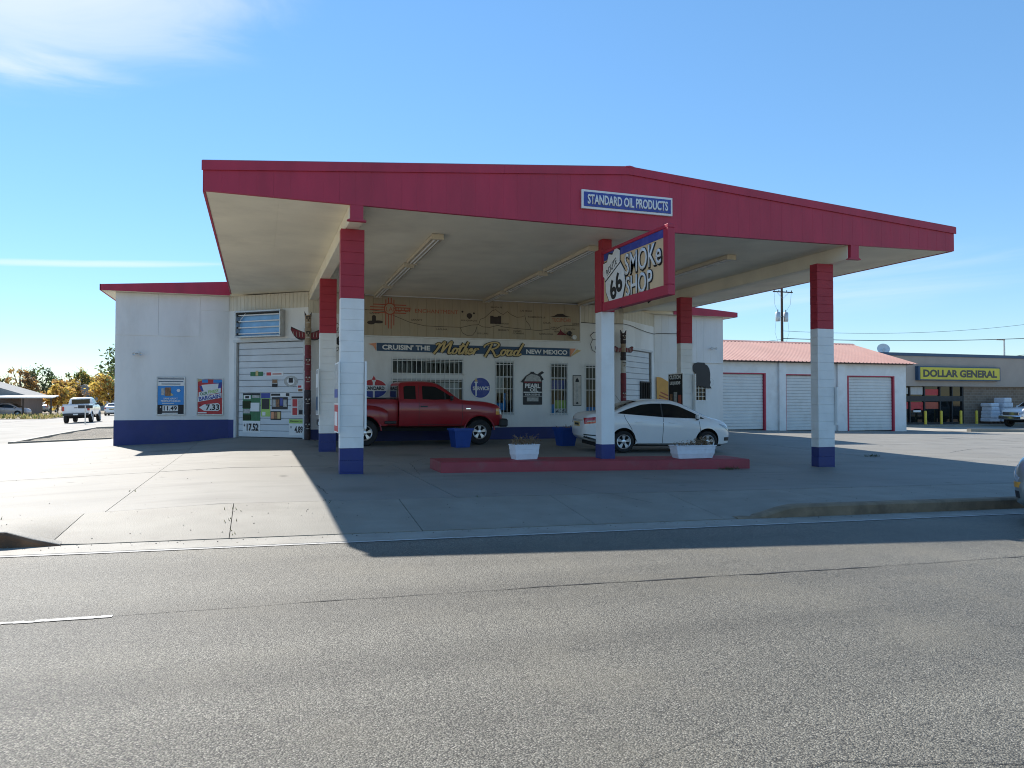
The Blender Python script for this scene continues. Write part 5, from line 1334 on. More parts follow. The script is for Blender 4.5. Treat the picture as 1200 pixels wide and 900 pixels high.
class Shell:
    """loft described by centre-line top, belt, sill and plan width along x"""
    def __init__(s, T, B, Z, W, k=.32, crown=.025, bulge=.985, ex=lambda x: x):
        s.ex = ex; T, B, Z, W = ([(ex(a), b) for a, b in q] for q in (T, B, Z, W))
        s.T, s.B, s.Z, s.W = pchip(T), pchip(B), pchip(Z), pchip(W); s.k = k; s.crown = crown; s.bulge = bulge
        s.x0, s.x1 = T[0][0], T[-1][0]
    def half(s, x):
        b, h, t, w = s.Z(x), s.B(x), s.T(x), s.W(x)
        t = max(t, h + .012); gh = t - h; ws = .945 * w; wr = ws - s.k * gh
        return [(0, b), (.78 * w, b), (.94 * w, b + .05 * min(1, (h - b) / .3)), (s.bulge * w, b + .30 * (h - b)), (w, b + .62 * (h - b)), (.992 * w, b + .86 * (h - b)), (.945 * w + .008, h),
                (ws - s.k * gh * .45 - .002, h + gh * .45), (ws - s.k * gh * .8 - .006, h + gh * .80), (wr * .95, h + gh * .955), (wr * .80, t + s.crown * .35), (wr * .42, t + s.crown * .85), (0, t + s.crown)]
    def solid(s, step=.06):
        mb = MB(); xs = axis(s.x0, s.x1, step); rings = []
        for x in xs:
            h = s.half(x); ring = [(x, y, z) for y, z in h] + [(x, -y, z) for y, z in reversed(h[1:-1])]
            rings.append(ring)
        k = len(rings[0]); mb.v = [p for r in rings for p in r]
        for i in range(len(xs) - 1):
            for j in range(k): mb.f.append((i * k + j, i * k + (j + 1) % k, (i + 1) * k + (j + 1) % k, (i + 1) * k + j))
        mb.f += [list(range(k)), list(range((len(xs) - 1) * k, len(xs) * k))]; mb.m = [0] * len(mb.f)
        return mb
    def yside(s, x, z):
        h = s.half(x)[1:10]
        for (y0, z0), (y1, z1) in zip(h[:-1], h[1:]):
            if z <= z1 or (y1, z1) == h[-1]:
                t = 0 if z1 == z0 else min(1.2, max(0, (z - z0) / (z1 - z0))); return y0 + (y1 - y0) * t
        return h[-1][0]
    def ztop(s, x, y):
        h = s.half(x)[6:]; y = abs(y)
        for (y0, z0), (y1, z1) in zip(h[:-1], h[1:]):
            if y >= y1: t = min(1, max(0, (y0 - y) / max(1e-6, y0 - y1))); return z0 + (z1 - z0) * t
        return h[-1][1]
    def side_patch(s, name, x0, x1, lo, hi, mt, par, off=.006, side=-1, nx=14, nz=4):
        lo = lin(lo) if isinstance(lo, list) else (lambda x, v=lo: v); hi = lin(hi) if isinstance(hi, list) else (lambda x, v=hi: v)
        mb = MB(); vs = []
        for i in range(nx + 1):
            x = x0 + (x1 - x0) * i / nx
            for j in range(nz + 1):
                z = lo(x) + (hi(x) - lo(x)) * j / nz; vs.append((s.ex(x), side * (s.yside(s.ex(x), z) + off), z))
        ring = [i * (nz + 1) for i in range(nx + 1)] + [nx * (nz + 1) + j for j in range(1, nz + 1)] + [i * (nz + 1) + nz for i in range(nx - 1, -1, -1)] + [j for j in range(nz - 1, 0, -1)]
        o = len(vs); vs += [(vs[i][0], vs[i][1] - side * .02, vs[i][2]) for i in ring]; n = len(ring)
        fs = [(i * (nz + 1) + j, i * (nz + 1) + j + 1, (i + 1) * (nz + 1) + j + 1, (i + 1) * (nz + 1) + j) for i in range(nx) for j in range(nz)]
        fs += [(ring[q], ring[(q + 1) % n], o + (q + 1) % n, o + q) for q in range(n)]
        return mb.add(vs, fs).build(name, mt, par, smooth=True, ang=35)
    def seam(s, pts, par, w=.006, side=-1, name='door_seam', off=.005, mt=None):
        mb = MB(); vs = []; P = []
        for (xa, za), (xb, zb) in zip(pts[:-1], pts[1:]):
            n = max(1, int(math.hypot(xb - xa, zb - za) / .08))
            P += [(xa + (xb - xa) * i / n, za + (zb - za) * i / n) for i in range(n)]
        P.append(pts[-1])
        for i, (x, z) in enumerate(P):
            a, b = P[max(0, i - 1)], P[min(len(P) - 1, i + 1)]; l = math.hypot(b[0] - a[0], b[1] - a[1]) or 1
            nx, nz = -(b[1] - a[1]) / l * w, (b[0] - a[0]) / l * w
            for sg in (-1, 1): vs.append((s.ex(x) + sg * nx, side * (s.yside(s.ex(x) + sg * nx, z + sg * nz) + off), z + sg * nz))
        mb.add(vs, [(2 * i, 2 * i + 2, 2 * i + 3, 2 * i + 1) for i in range(len(P) - 1)])
        return mb.build(name, mt or M['trim'], par)
    def top_patch(s, name, x0, x1, f0, f1, mt, par, off=.006, nx=10, ny=12):
        """screen lying on the top surface; f0, f1 = half widths at x0 and x1"""
        mb = MB(); vs = []
        for i in range(nx + 1):
            x = s.ex(x0 + (x1 - x0) * i / nx); f = f0 + (f1 - f0) * i / nx
            for j in range(ny + 1):
                y = f * (2 * j / ny - 1); dz = (s.ztop(x + .02, y) - s.ztop(x - .02, y)) / .04; l = math.sqrt(1 + dz * dz)
                vs.append((x - dz / l * off, y, s.ztop(x, y) + off / l))
        mb.add(vs, [(i * (ny + 1) + j, (i + 1) * (ny + 1) + j, (i + 1) * (ny + 1) + j + 1, i * (ny + 1) + j + 1) for i in range(nx) for j in range(ny)])
        return mb.build(name, mt, par, smooth=True)
def cut(mb, cutter, name, mats, par, ang=38):
    o = mb.build(name, mats, None); c = cutter.build('cutter', M['well'])
    md = o.modifiers.new('b', 'BOOLEAN'); md.operation = 'DIFFERENCE'; md.object = c; md.solver = 'EXACT'; md.material_mode = 'TRANSFER'
    dg = bpy.context.evaluated_depsgraph_get()
    me = bpy.data.meshes.new_from_object(o.evaluated_get(dg)); bpy.data.objects.remove(o); bpy.data.objects.remove(c)
    me.name = name
    me.polygons.foreach_set('use_smooth', [True] * len(me.polygons)); me.set_sharp_from_angle(angle=R(ang))
    return link(name, me, par)
WHEELS = {}
def wheel(par, x, y, r, rr, w, side, key, spokes=5, steel=False):
    if key not in WHEELS:
        ty = MB().lathe_y([(rr - .01, -w / 2 + .02), (rr + .01, -w / 2), (r - .035, -w / 2 - .006), (r - .012, -w / 2 + .012), (r, -w / 2 + .035), (r, w / 2 - .035), (r - .012, w / 2 - .012), (r - .035, w / 2 + .006), (rr + .01, w / 2), (rr - .01, w / 2 - .02)], 36, close=True)
        for i in range(36):   # tread grooves
            pass
        tme = ty.build('wheel', M['tyre'], None, smooth=True)
        ri = MB(); f = -w / 2
        ri.lathe_y([(rr - .0, f + .004), (rr - .012, f - .004), (rr - .03, f + .008), (rr - .032, w / 2 - .03)], 32)
        ri.lathe_y([(rr - .03, f + .075), (0, f + .075)], 24, 1)
        ri.lathe_y([(.068, f + .05), (.062, f + .012), (.03, f + .004), (0, f + .004)], 20)
        for i in range(spokes):
            a = 2 * math.pi * i / spokes + .31; ca, sa = math.cos(a), math.sin(a)
            for sgn in ((-1, 1) if not steel else (0,)):
                da = sgn * (.15 if spokes <= 6 else .08)
                w0, w1 = (.017, .026) if not steel else (.035, .05)
                ang0, ang1 = a + da * .4, a + da
                pts = []
                for rad, ww, yy, an in ((.05, w0, f + .018, ang0), (rr - .025, w1, f + .012, ang1)):
                    for e in (-1, 1):
                        for d in (0, .035):
                            pts.append((rad * math.cos(an) - e * ww * math.sin(an), yy + d, rad * math.sin(an) + e * ww * math.cos(an)))
                ri.add(pts, [(0, 2, 6, 4), (1, 5, 7, 3), (0, 4, 5, 1), (2, 3, 7, 6), (0, 1, 3, 2), (4, 6, 7, 5)])
        rme = ri.build('rim', [M['rim'], M['well']], None, smooth=True, ang=30)
        WHEELS[key] = (tme.data, rme.data); bpy.data.objects.remove(tme); bpy.data.objects.remove(rme)
    t = link('wheel', WHEELS[key][0], par, (x, y, r), 0 if side < 0 else math.pi)
    link('rim', WHEELS[key][1], t)
    return t
def mirror_part(name, par, x, y, z, mt, side):
    mb = MB().cbox(-.045, .045, -.095, .095, -.062, .062, .028)
    o = mb.build(name, mt, par, smooth=True, loc=(x, side * (y + .09), z)); o.scale = (1, 1, 1)
    MB().box(-.03, .03, -.06, .06, -.09, -.05).build('mirror_foot', M['trim'], o, loc=(0, -side * .05, 0))
    return o
def sedan(name, label, cat, loc, rz, paint, group=None, plate_text=None, amber=False):
    root = thing(name, label, cat, loc, rz, group)
    S = Shell(T=[(-2.17, .74), (-2.13, .95), (-2.02, 1.06), (-1.8, 1.10), (-1.52, 1.13), (-1.15, 1.29), (-.75, 1.415), (-.3, 1.468), (.1, 1.465), (.45, 1.40), (.9, 1.19), (1.32, 1.0), (1.65, .92), (1.9, .82), (2.02, .70), (2.08, .52)],
              B=[(-2.17, .70), (-2.13, .90), (-2.02, 1.0), (-1.8, 1.03), (-1.0, 1.02), (0, .95), (1.2, .90), (1.65, .84), (1.9, .74), (2.02, .62), (2.08, .46)],
              Z=[(-2.17, .44), (-2.05, .33), (-1.7, .235), (-1.2, .2), (1.3, .19), (1.75, .2), (2.0, .22), (2.08, .30)],
              W=[(-2.17, .52), (-2.13, .66), (-2.0, .775), (-1.7, .835), (-1.2, .858), (0, .86), (1.2, .855), (1.6, .82), (1.85, .72), (2.0, .60), (2.08, .44)], k=.40, bulge=.962, ex=lambda x: x if x > -1.35 else -1.35 + (x + 1.35) * 1.22)
    cu = MB()
    for x in (-1.245, 1.245):
        for sd in (-1, 1): cu.lathe_y([(0, -.22), (.355, -.22), (.355, .22), (0, .22)], 40, c=(x, sd * .80, .335))
    cut(S.solid(), cu, 'body', [paint], root)
    for sd in (-1, 1):
        S.side_patch('window_pillar', -.125, -.085, [(-.125, .995), (-.085, .99)], 1.366, M['trim'], root, side=sd, off=.009, nx=2, nz=8)
        S.side_patch('side_window', -1.40, -.12, [(-1.40, 1.085), (-.12, .995)], [(-1.40, 1.10), (-1.1, 1.215), (-.7, 1.335), (-.4, 1.368), (-.12, 1.372)], M['autoglass'], root, side=sd)
        S.side_patch('side_window', -.09, 1.14, [(-.09, .99), (1.14, .955)], [(-.09, 1.372), (.2, 1.36), (.42, 1.305), (.8, 1.14), (1.14, .968)], M['autoglass'], root, side=sd)
        S.seam([(-.105, .26), (-.10, .60), (-.09, .99)], root, side=sd)
        S.seam([(-.85, .30), (-1.0, .55), (-1.02, .66), (-1.2, .93), (-1.24, 1.05)], root, side=sd)
        S.seam([(.98, .26), (1.02, .6), (.98, .9)], root, side=sd)
        S.seam([(-.86, .265), (.98, .255)], root, side=sd)
        S.seam([(-1.0, .76), (.2, .70), (1.0, .645)], root, .004, sd, 'crease', .006, paint)
        for xh in (-.82, .18): S.side_patch('door_handle', xh - .09, xh + .09, .835, .865, paint, root, off=.028, side=sd, nx=4, nz=2)
        S.side_patch('sill_trim', -.86, .88, .205, .25, M['trim'], root, off=.004, side=sd, nx=6, nz=1)
        S.side_patch('tail_light', -2.145, -1.72, [(-2.145, .78), (-1.66, .85)], [(-2.145, .95), (-1.9, .985), (-1.66, .92)], M['lens_red'], root, off=.012, side=sd, nx=26)
        S.side_patch('tail_light_lens', -2.10, -1.95, [(-2.10, .845), (-1.95, .86)], [(-2.10, .872), (-1.95, .885)], M['lens_clear'], root, off=.018, side=sd, nx=14, nz=2)
        S.side_patch('headlight', 1.60, 2.03, [(1.60, .80), (1.8, .70), (2.03, .56)], [(1.60, .825), (1.85, .76), (2.03, .625)], M['lens_clear'], root, off=.010, side=sd, nx=10)
        if amber: S.side_patch('indicator', 1.9, 2.05, .48, .56, M['lens_amber'], root, off=.012, side=sd, nx=5)
        S.side_patch('fog_surround', 1.80, 2.05, .33, .43, M['trim'], root, off=.006, side=sd, nx=6)
        S.side_patch('bumper_trim', -2.15, -1.72, [(-2.15, .47), (-1.72, .44)], [(-2.15, .505), (-1.72, .46)], M['trim'], root, off=.007, side=sd, nx=28, nz=1)
        S.side_patch('lower_valance', -2.14, -1.70, [(-2.14, .40), (-1.7, .245)], [(-2.14, .455), (-1.70, .30)], M['trim'], root, off=.007, side=sd, nx=28, nz=3)
        mirror_part('mirror', root, .93, S.yside(.93, 1.0) - .02, 1.01, paint, sd)
    S.top_patch('windscreen', .43, 1.28, .54, .66, M['autoglass'], root)
    S.top_patch('rear_window', -1.50, -.77, .62, .50, M['autoglass'], root)
    MB().cbox(-2.365, -2.345, -.26, .26, .70, .83, .004).build('number_plate', M['gold'], root)
    MB().box(-2.367, -2.3655, -.20, .20, .735, .795).build('plate_digits', M['ink'], root)
    MB().cbox(-2.36, -2.32, -.46, .46, .865, .895, .006).build('boot_trim', M['chrome'], root)
    MB().cbox(2.03, 2.085, -.38, .38, .34, .44, .01).build('grille', M['trim'], root)
    MB().cbox(1.99, 2.07, -.42, .42, .50, .56, .01).build('grille', M['trim'], root)
    MB().tube([(-1.05, 0, 1.37), (-1.22, 0, 1.58)], .004, 5).build('aerial', M['trim'], root)
    for x in (-1.245, 1.245):
        for sd in (-1, 1): wheel(root, x, sd * .755, .302, .205, .195, sd, 'sedan', 5)
    MB().box(-2.0, 1.75, -.62, .7, .17, .26).build('underbody', M['well'], root)
    return root
def pickup(name, label, cat, loc, rz, paint, stepside=False, group=None, dark_bumper=False):
    root = thing(name, label, cat, loc, rz, group)
    S = Shell(T=[(-.74, 1.86), (-.70, 1.905), (-.5, 1.935), (0, 1.945), (.28, 1.925), (.46, 1.87), (.85, 1.62), (1.17, 1.405), (1.32, 1.375), (2.0, 1.32), (2.35, 1.235), (2.5, 1.12), (2.57, .95), (2.58, .80)],
              B=[(-.74, 1.375), (1.0, 1.35), (1.6, 1.31), (2.2, 1.225), (2.45, 1.12), (2.55, .94), (2.58, .74)],
              Z=[(-.74, .54), (2.3, .54), (2.58, .60)],
              W=[(-.74, .925), (1.5, .935), (2.1, .925), (2.4, .88), (2.53, .80), (2.58, .72)], k=.27, crown=.02)
    cu = MB()
    for sd in (-1, 1): cu.lathe_y([(0, -.24), (.475, -.24), (.475, .24), (0, .24)], 40, c=(1.765, sd * .88, .42))
    cut(S.solid(), cu, 'cab', [paint], root)
    BW = .80 if stepside else .93
    B = Shell(T=[(-2.86, 1.36), (-2.84, 1.405), (-.78, 1.40), (-.76, 1.37)], B=[(-2.86, 1.33), (-.76, 1.33)], Z=[(-2.86, .60), (-.76, .56)],
              W=[(-2.86, BW - .03), (-2.82, BW), (-.8, BW), (-.76, BW - .02)], k=.1, crown=.0)
    cu = MB().box(-2.78, -.84, -BW + .09, BW - .09, .90, 1.7)
    for sd in (-1, 1): cu.lathe_y([(0, -.26), (.475, -.26), (.475, .26), (0, .26)], 40, c=(-1.765, sd * .88, .42))
    cut(B.solid(.12), cu, 'cargo_bed', [paint], root)
    for sd in (-1, 1):
        if stepside:
            # bulging rear wing as its own loft around the wheel
            mb = MB(); n = 30; rows = []
            for i in range(n + 1):
                x = -2.70 + 1.62 * i / n; t = (x + 1.86) / .84; wv = max(0., 1 - abs(t) ** 2.6) ** .5
                zt = .92 + .30 * wv; zb = .60; bw = BW - .03 + .19 * wv ** .8
                rows.append([(x, sd * (BW - .08), zt), (x, sd * (BW + (bw - BW) * .45), zt - .015), (x, sd * (BW + (bw - BW) * .85), zt - .07), (x, sd * bw, zt - .16), (x, sd * bw, (zt - .16 + zb) / 2), (x, sd * (bw - .015), zb), (x, sd * (BW - .08), zb)])
            k = 7; mb.v = [p for r in rows for p in r]
            for i in range(n):
                for j in range(k): mb.f.append((i * k + j, i * k + (j + 1) % k, (i + 1) * k + (j + 1) % k, (i + 1) * k + j))
            mb.f += [list(range(k)), [n * k + j for j in range(k)]]; mb.m = [0] * len(mb.f)
            cu = MB().lathe_y([(0, -.4), (.47, -.4), (.47, .4), (0, .4)], 40, c=(-1.765, sd * .9, .42))
            cut(mb, cu, 'rear_wing', [paint], root)
            MB().cbox(-1.18, -.82, min(sd * (BW + .0), sd * .93), max(sd * (BW + .0), sd * .93), .66, .74, .015).build('side_step', M['trim'], root)
        # arch lips
        for xw, yy in ((1.765, .935), (-1.765, BW + (.155 if stepside else .005))):
            lip = MB().tube([(xw + .485 * math.cos(a), sd * (yy - .012), .42 + .485 * math.sin(a)) for a in [R(4 + 172 * i / 22) for i in range(23)]], .022, 6)
            lip.build('arch_lip', paint, root, smooth=True)
        S.side_patch('side_window', -.60, -.235, [(-.60, 1.405), (-.235, 1.40)], [(-.60, 1.77), (-.53, 1.80), (-.235, 1.80)], M['autoglass'], root, side=sd, nx=8)
        S.side_patch('side_window', -.03, .93, [(-.03, 1.40), (.3, 1.385), (.75, 1.40), (.93, 1.43)], [(-.03, 1.80), (.36, 1.79), (.62, 1.65), (.80, 1.53), (.93, 1.445)], M['autoglass'], root, side=sd)
        S.side_patch('window_divider', .66, .695, [(.66, 1.39), (.695, 1.39)], [(.66, 1.62), (.695, 1.60)], M['trim'], root, side=sd, off=.010, nx=2)
        S.seam([(-.14, .60), (-.14, 1.84)], root, side=sd)
        S.seam([(1.18, .60), (1.22, .85), (1.20, 1.33)], root, side=sd)
        S.seam([(-.14, .63), (1.18, .63)], root, side=sd)
        S.seam([(-.70, 1.02), (2.3, 1.00)], root, .012, sd, 'body_crease', .006, paint)
        S.side_patch('rocker', -.72, 1.25, .545, .60, M['trim'], root, off=.006, side=sd, nx=6, nz=1)
        S.side_patch('door_handle', -.10, .12, 1.16, 1.20, M['trim'], root, off=.025, side=sd, nx=4, nz=2)
        S.side_patch('fender_badge', 1.33, 1.47, 1.10, 1.13, M['chrome'], root, off=.010, side=sd, nx=3, nz=1)
        S.side_patch('headlight', 2.36, 2.57, [(2.36, .98), (2.57, .90)], [(2.36, 1.13), (2.5, 1.08), (2.57, .99)], M['lens_clear'], root, off=.010, side=sd, nx=8)
        S.side_patch('indicator', 2.30, 2.43, .93, 1.12, M['lens_amber'], root, off=.013, side=sd, nx=4)
        mirror_part('mirror', root, .86, S.yside(.86, 1.42) + .01, 1.45, paint if not dark_bumper else M['trim'], sd)
        MB().cbox(-2.885, -2.83, min(sd * (BW - .17), sd * (BW - .005)), max(sd * (BW - .17), sd * (BW - .005)), .92, 1.26, .01).build('tail_light', M['lens_red'], root)
    S.top_patch('windscreen', .45, 1.15, .60, .70, M['autoglass'], root)
    MB().cbox(-.762, -.735, -.62, .62, 1.44, 1.80, .008).build('rear_window', M['autoglass'], root)
    bm_ = M['trim'] if dark_bumper else M['chrome']
    MB().cbox(2.44, 2.72, -.90, .90, .54, .80, .05).build('front_bumper', bm_, root)
    MB().cbox(2.535, 2.605, -.62, .62, .84, 1.06, .01).build('grille', M['trim'] if dark_bumper else M['chrome'], root)
    MB().cbox(-3.02, -2.88, -.86, .86, .56, .74, .03).build('rear_bumper', M['trim'] if dark_bumper else M['chrome'], root)
    MB().cbox(-2.885, -2.862, -.66, .66, .78, 1.33, .008).build('tailgate', paint, root)
    MB().cbox(-2.895, -2.886, -.12, .12, 1.12, 1.18, .003).build('tailgate_handle', M['trim'], root)
    MB().cbox(-3.03, -3.0, -.16, .16, .6, .7, .003).build('number_plate', M['paper'], root)
    MB().cbox(-2.8, -.82, -BW + .04, BW - .04, 1.405, 1.435, .012).build('bed_cover' if stepside else 'bed_rail', M['trim'] if stepside else paint, root)
    MB().box(-2.7, 2.3, -.55, .55, .42, .60).build('chassis', M['well'], root)
    MB().tube([(-1.765, -.7, .39), (-1.765, .7, .39)], .05, 8).build('axle', M['well'], root)
    MB().tube([(1.765, -.7, .39), (1.765, .7, .39)], .05, 8).build('axle', M['well'], root)
    for x in (-1.765, 1.765):
        for sd in (-1, 1): wheel(root, x, sd * (.83), .39, .225, .25, sd, 'pickup', 5)
    return root
def seat(o, x, y, rz, wb=1.25):
    """rest a vehicle on the ground, following its slope"""
    c, s_ = math.cos(rz), math.sin(rz)
    zf, zr = H(x + c * wb, y + s_ * wb), H(x - c * wb, y - s_ * wb); zl, zq = H(x - s_ * .75, y + c * .75), H(x + s_ * .75, y - c * .75)
    o.location = (x, y, (zf + zr) / 2 + .004)
    o.rotation_euler = (math.atan2(zl - zq, 1.5), -math.atan2(zf - zr, 2 * wb), rz)
def at(o, x, y, rz, wb=1.25): seat(o, x, y, rz, wb); return o
at(pickup('red_pickup', 'dark red step side pickup truck parked nose right before the office windows', 'pickup truck', (0, 0, 0), 0, M['redcar'], True, dark_bumper=True), 4.74, 23.12, 0., 1.765)
at(sedan('white_sedan', 'white compact sedan parked between the red island and the office', 'car', (0, 0, 0), 0, M['whitecar']), 10.93, 19.15, R(-8))
at(sedan('silver_car', 'silver grey car on the road showing only its front corner at right', 'car', (0, 0, 0), 0, M['silvercar'], amber=True), 12.5, 7.35, R(180))
at(pickup('white_pickup', 'white pickup truck driving away up the side street at the left', 'pickup truck', (0, 0, 0), 0, M['whitecar'], dark_bumper=True), -13.1, 66.5, R(92), 1.765)
at(pickup('white_pickup', 'white pickup truck parked facing left outside the yellow signed shop', 'pickup truck', (0, 0, 0), 0, M['whitecar']), 52.6, 37.9, R(176), 1.765)

# ---------------------------------------------------------------- storage garages on the right
GX0, GX1, GY = 20.3, 34.62, 32.5
gar = thing('garage_row', 'long low white block garage with red trimmed doors and salmon metal roof', 'building', (0, 0, 0))
doors = [(22.0, 25.06), (26.42, 29.48), (30.55, 33.70)]
doors_all = doors
mb = MB(); wall_cells(mb, GX1 - GX0, -.7, 3.62, .25, [(a - GX0, b - GX0, -.8, 2.98 - .035 * i) for i, (a, b) in enumerate(doors_all)])
mb.build('wall', M['block_white'], gar, loc=(GX0, GY, 0))
MB().prism_x([(GY + .252, -.7), (41.5, -.7), (41.5, 3.62), (37, 4.9), (GY + .252, 3.62)], GX1 - .25, GX1).build('wall', M['block_white'], gar)
MB().prism_x([(GY + .252, -.7), (41.5, -.7), (41.5, 3.62), (37, 4.9), (GY + .252, 3.62)], GX0, GX0 + .25).build('wall', M['block_white'], gar)
MB().box(GX0 + .25, GX1 - .25, 41.25, 41.5, -.7, 3.62).build('wall', M['block_white'], gar)
for a, b in ((25.90, 26.33), (29.72, 30.22)): MB().cbox(a, b, GY - .13, GY - .001, -.6, 3.6, .01).build('pilaster', M['block_white'], gar)
for i, (a, b) in enumerate(doors_all):
    top = 2.98 - .035 * i; zb = pad((a + b) / 2, GY)
    d = MB().box(a, b, .17, .2, zb - .1, top).build('garage_door', M['dark'], gar, loc=(0, GY, 0))
    n = 18; h = (top - zb) / n; pm = None
    for k in range(n):
        if pm is None: pm = MB().cbox(a + .02, b - .02, .10, .168, .0, h - .004, .022).build('door_slat', M['doorwhite'], d, loc=(0, 0, zb))
        else: link('door_slat', pm.data, d, (0, 0, zb + k * h))
    f = MB(); f.box(a - .001, a + .02, -.012, .17, zb - .1, top); f.box(b - .02, b + .001, -.012, .17, zb - .1, top); f.box(a - .02, b + .02, -.014, .172, top, top + .055)
    f.box(a - .08, a - .0012, -.013, -.001, zb - .1, top + .055); f.box(b + .0012, b + .08, -.013, -.001, zb - .1, top + .055)
    f.build('door_frame', M['red'], d)
# ribbed metal roof, two slopes
def ribroof(y0, z0, y1, z1, name):
    mb = MB(); n = int((GX1 + .5 - GX0 + .3) / .25); pts = []
    xa, xb = GX0 - .3, GX1 + .55
    for i in range(n):
        x = xa + (xb - xa) * i / n; w = (xb - xa) / n
        pts += [(x, 0), (x + w * .30, 0), (x + w * .38, .024), (x + w * .62, .024), (x + w * .70, 0)]
    pts.append((xb, 0)); k = len(pts)
    vs = [(x, y0, z0 + d) for x, d in pts] + [(x, y1, z1 + d) for x, d in pts] + [(x, y0, z0 + d - .02) for x, d in pts] + [(x, y1, z1 + d - .02) for x, d in pts]
    fs = [(i, i + 1, k + i + 1, k + i) for i in range(k - 1)] + [(2 * k + i, 3 * k + i, 3 * k + i + 1, 2 * k + i + 1) for i in range(k - 1)] + [(i, 2 * k + i, 2 * k + i + 1, i + 1) for i in range(k - 1)]
    fs += [(0, k, 3 * k, 2 * k), (k - 1, 3 * k - 1, 4 * k - 1, 2 * k - 1)]
    mb.add(vs, fs); return mb.build(name, M['roofred'], gar)
ribroof(GY - .35, 3.66, 37, 5.10, 'roof'); ribroof(41.85, 3.66, 37, 5.10, 'roof')
MB().prism_x([(36.8, 5.06), (37.2, 5.06), (37, 5.16)], GX0 - .31, GX1 + .56).build('ridge_cap', M['roofred'], gar)
MB().box(GX0, GX1 + .2, GY - .33, GY + .25, 3.60, 3.64).build('soffit', M['wood'], gar)
tag(MB().box(GX0 - .2, GX1 + .3, GY - .5, GY + .24, -.8, .0).build('garage_apron', M['walk']), kind='structure').location = (0, 0, -.02)
bpy.data.objects.remove(bpy.data.objects['garage_apron'])

# ---------------------------------------------------------------- shop with the yellow sign
SY, SX0, SX1 = 42.0, 40.4, 78.0
shop = thing('variety_store', 'low beige store with a dark roof edge and DOLLAR GENERAL sign', 'building', (0, 0, 0))
MB().box(SX0, SX1, SY - .25, SY + 22, 2.66, 4.86).build('upper_wall', M['stucco'], shop)
MB().box(SX0 - .05, SX1 + .05, SY - .32, SY + 22.1, 4.862, 5.08).build('roof_edge', M['navy'], shop)
MB().box(50.35, SX1, SY, SY + .3, -.6, 2.658).build('wall', M['brick'], shop)
MB().box(SX0, SX0 + .3, SY + .301, SY + 22, -.6, 2.658).build('wall', M['brick'], shop)
MB().box(SX0 + .3, SX1, SY + 9, SY + 9.2, -.6, 2.658).build('inner_wall', M['interior'], shop)
MB().box(SX0 + .3, SX1, SY + .32, SY + 9, -.6, -.18).build('floor', M['interior'], shop)
gl = MB().box(SX0 + .3, 50.33, SY + .09, SY + .12, -.2, 2.65).build('shop_window', M['autoglass'], shop)
xs_ = [SX0 + .35, 42.0, 43.5, 45.1, 46.5, 48.0, 49.2, 50.25]
p0 = None
for x in xs_:
    if p0 is None: p0 = MB().cbox(-.05, .05, SY - .02, SY + .14, -.2, 2.65, .01).build('mullion', M['trim'], gl, loc=(x, 0, 0))
    else: link('mullion', p0.data, gl, (x, 0, 0))
MB().box(SX0 + .3, 50.33, SY - .012, SY + .138, 1.55, 1.95).build('transom', M['trim'], gl)
MB().box(SX0 + .3, 50.33, SY - .012, SY + .138, -.25, .0).build('kick_plate', M['trim'], gl)
for a, b, c, d, mk in ((42.1, 43.4, 2.0, 2.6, 'curtain'), (43.6, 45.0, 2.1, 2.55, 'curtain'), (45.2, 46.4, 2.05, 2.6, 'curtain'), (46.6, 47.9, 2.0, 2.45, 'signred'), (43.6, 45.0, 1.0, 1.5, 'signred'), (45.2, 46.4, .9, 1.5, 'signred'), (46.6, 47.9, 1.0, 1.5, 'muralred'), (45.5, 46.2, .75, 1.0, 'paper'), (42.2, 42.5, .0, 1.3, 'paper')):
    MB().box(a, b, SY + .075, SY + .085, c, d).build('window_print', M[mk], gl)
s = thing('store_sign', 'long yellow DOLLAR GENERAL sign on the beige store front', 'sign', (0, SY - .25, 0))
a, b = 45.35, 53.45
plate(a, b, 3.08, 4.12, -.30, -.001, 'navy', s, 'box')
plate(a + .16, b - .10, 3.16, 4.04, -.315, -.301, 'yellowgreen' if 'yellowgreen' in M else 'yellow', s, 'face')
text('DOLLAR GENERAL', s, M['lettergrey'], (a + b) / 2 + .02, 3.60, -.322, h=.56, w=7.3, bold=.045)
for i, x in enumerate((45.45, 46.95, 48.85, 50.4)):
    bo_ = thing('bollard', '%s yellow bollard along the store front counting from the garage' % ('first', 'second', 'third', 'fourth')[i], 'bollard', (x, 41.0, -.13), 0, 'yellow bollards at the store front')
    MB().lathe_z([(0, 0), (.09, 0), (.09, .95), (.075, .985), (.04, 1.0), (0, 1.0)], 14).build('post', M['yellow'], bo_, smooth=True)
    MB().lathe_z([(0, 0), (.16, 0), (.16, .02), (.092, .025)], 14).build('foot', M['walk'], bo_)
def wrapped(x, y, w, d, h, seed, label):
    q = random.Random(seed); s = thing('wrapped_stack', label, 'pallet', (x, y, -.13), R(q.uniform(-4, 4)), 'white wrapped pallets by the store wall')
    MB().box(-w / 2, w / 2, -d / 2, d / 2, 0, .03).build('pallet_board', M['wood'], s)
    for e in (-.42, 0, .42): MB().box(e * w - .05, e * w + .05, -d / 2, d / 2, .032, .12).build('pallet_block', M['wood'], s)
    MB().box(-w / 2, w / 2, -d / 2, d / 2, .122, .15).build('pallet_board', M['wood'], s)
    z = .152; n = 5
    for k in range(n):
        hh = (h - .15) / n; jx, jy = q.uniform(-.05, .05), q.uniform(-.05, .05); ww = w * (1 - .06 * k * q.uniform(.5, 1.4)) * .95
        MB().cbox(-ww / 2 + jx, ww / 2 + jx, -d * .46 + jy, d * .46 + jy, z, z + hh - .006, .05).build('bag_layer', M['planter'], s); z += hh
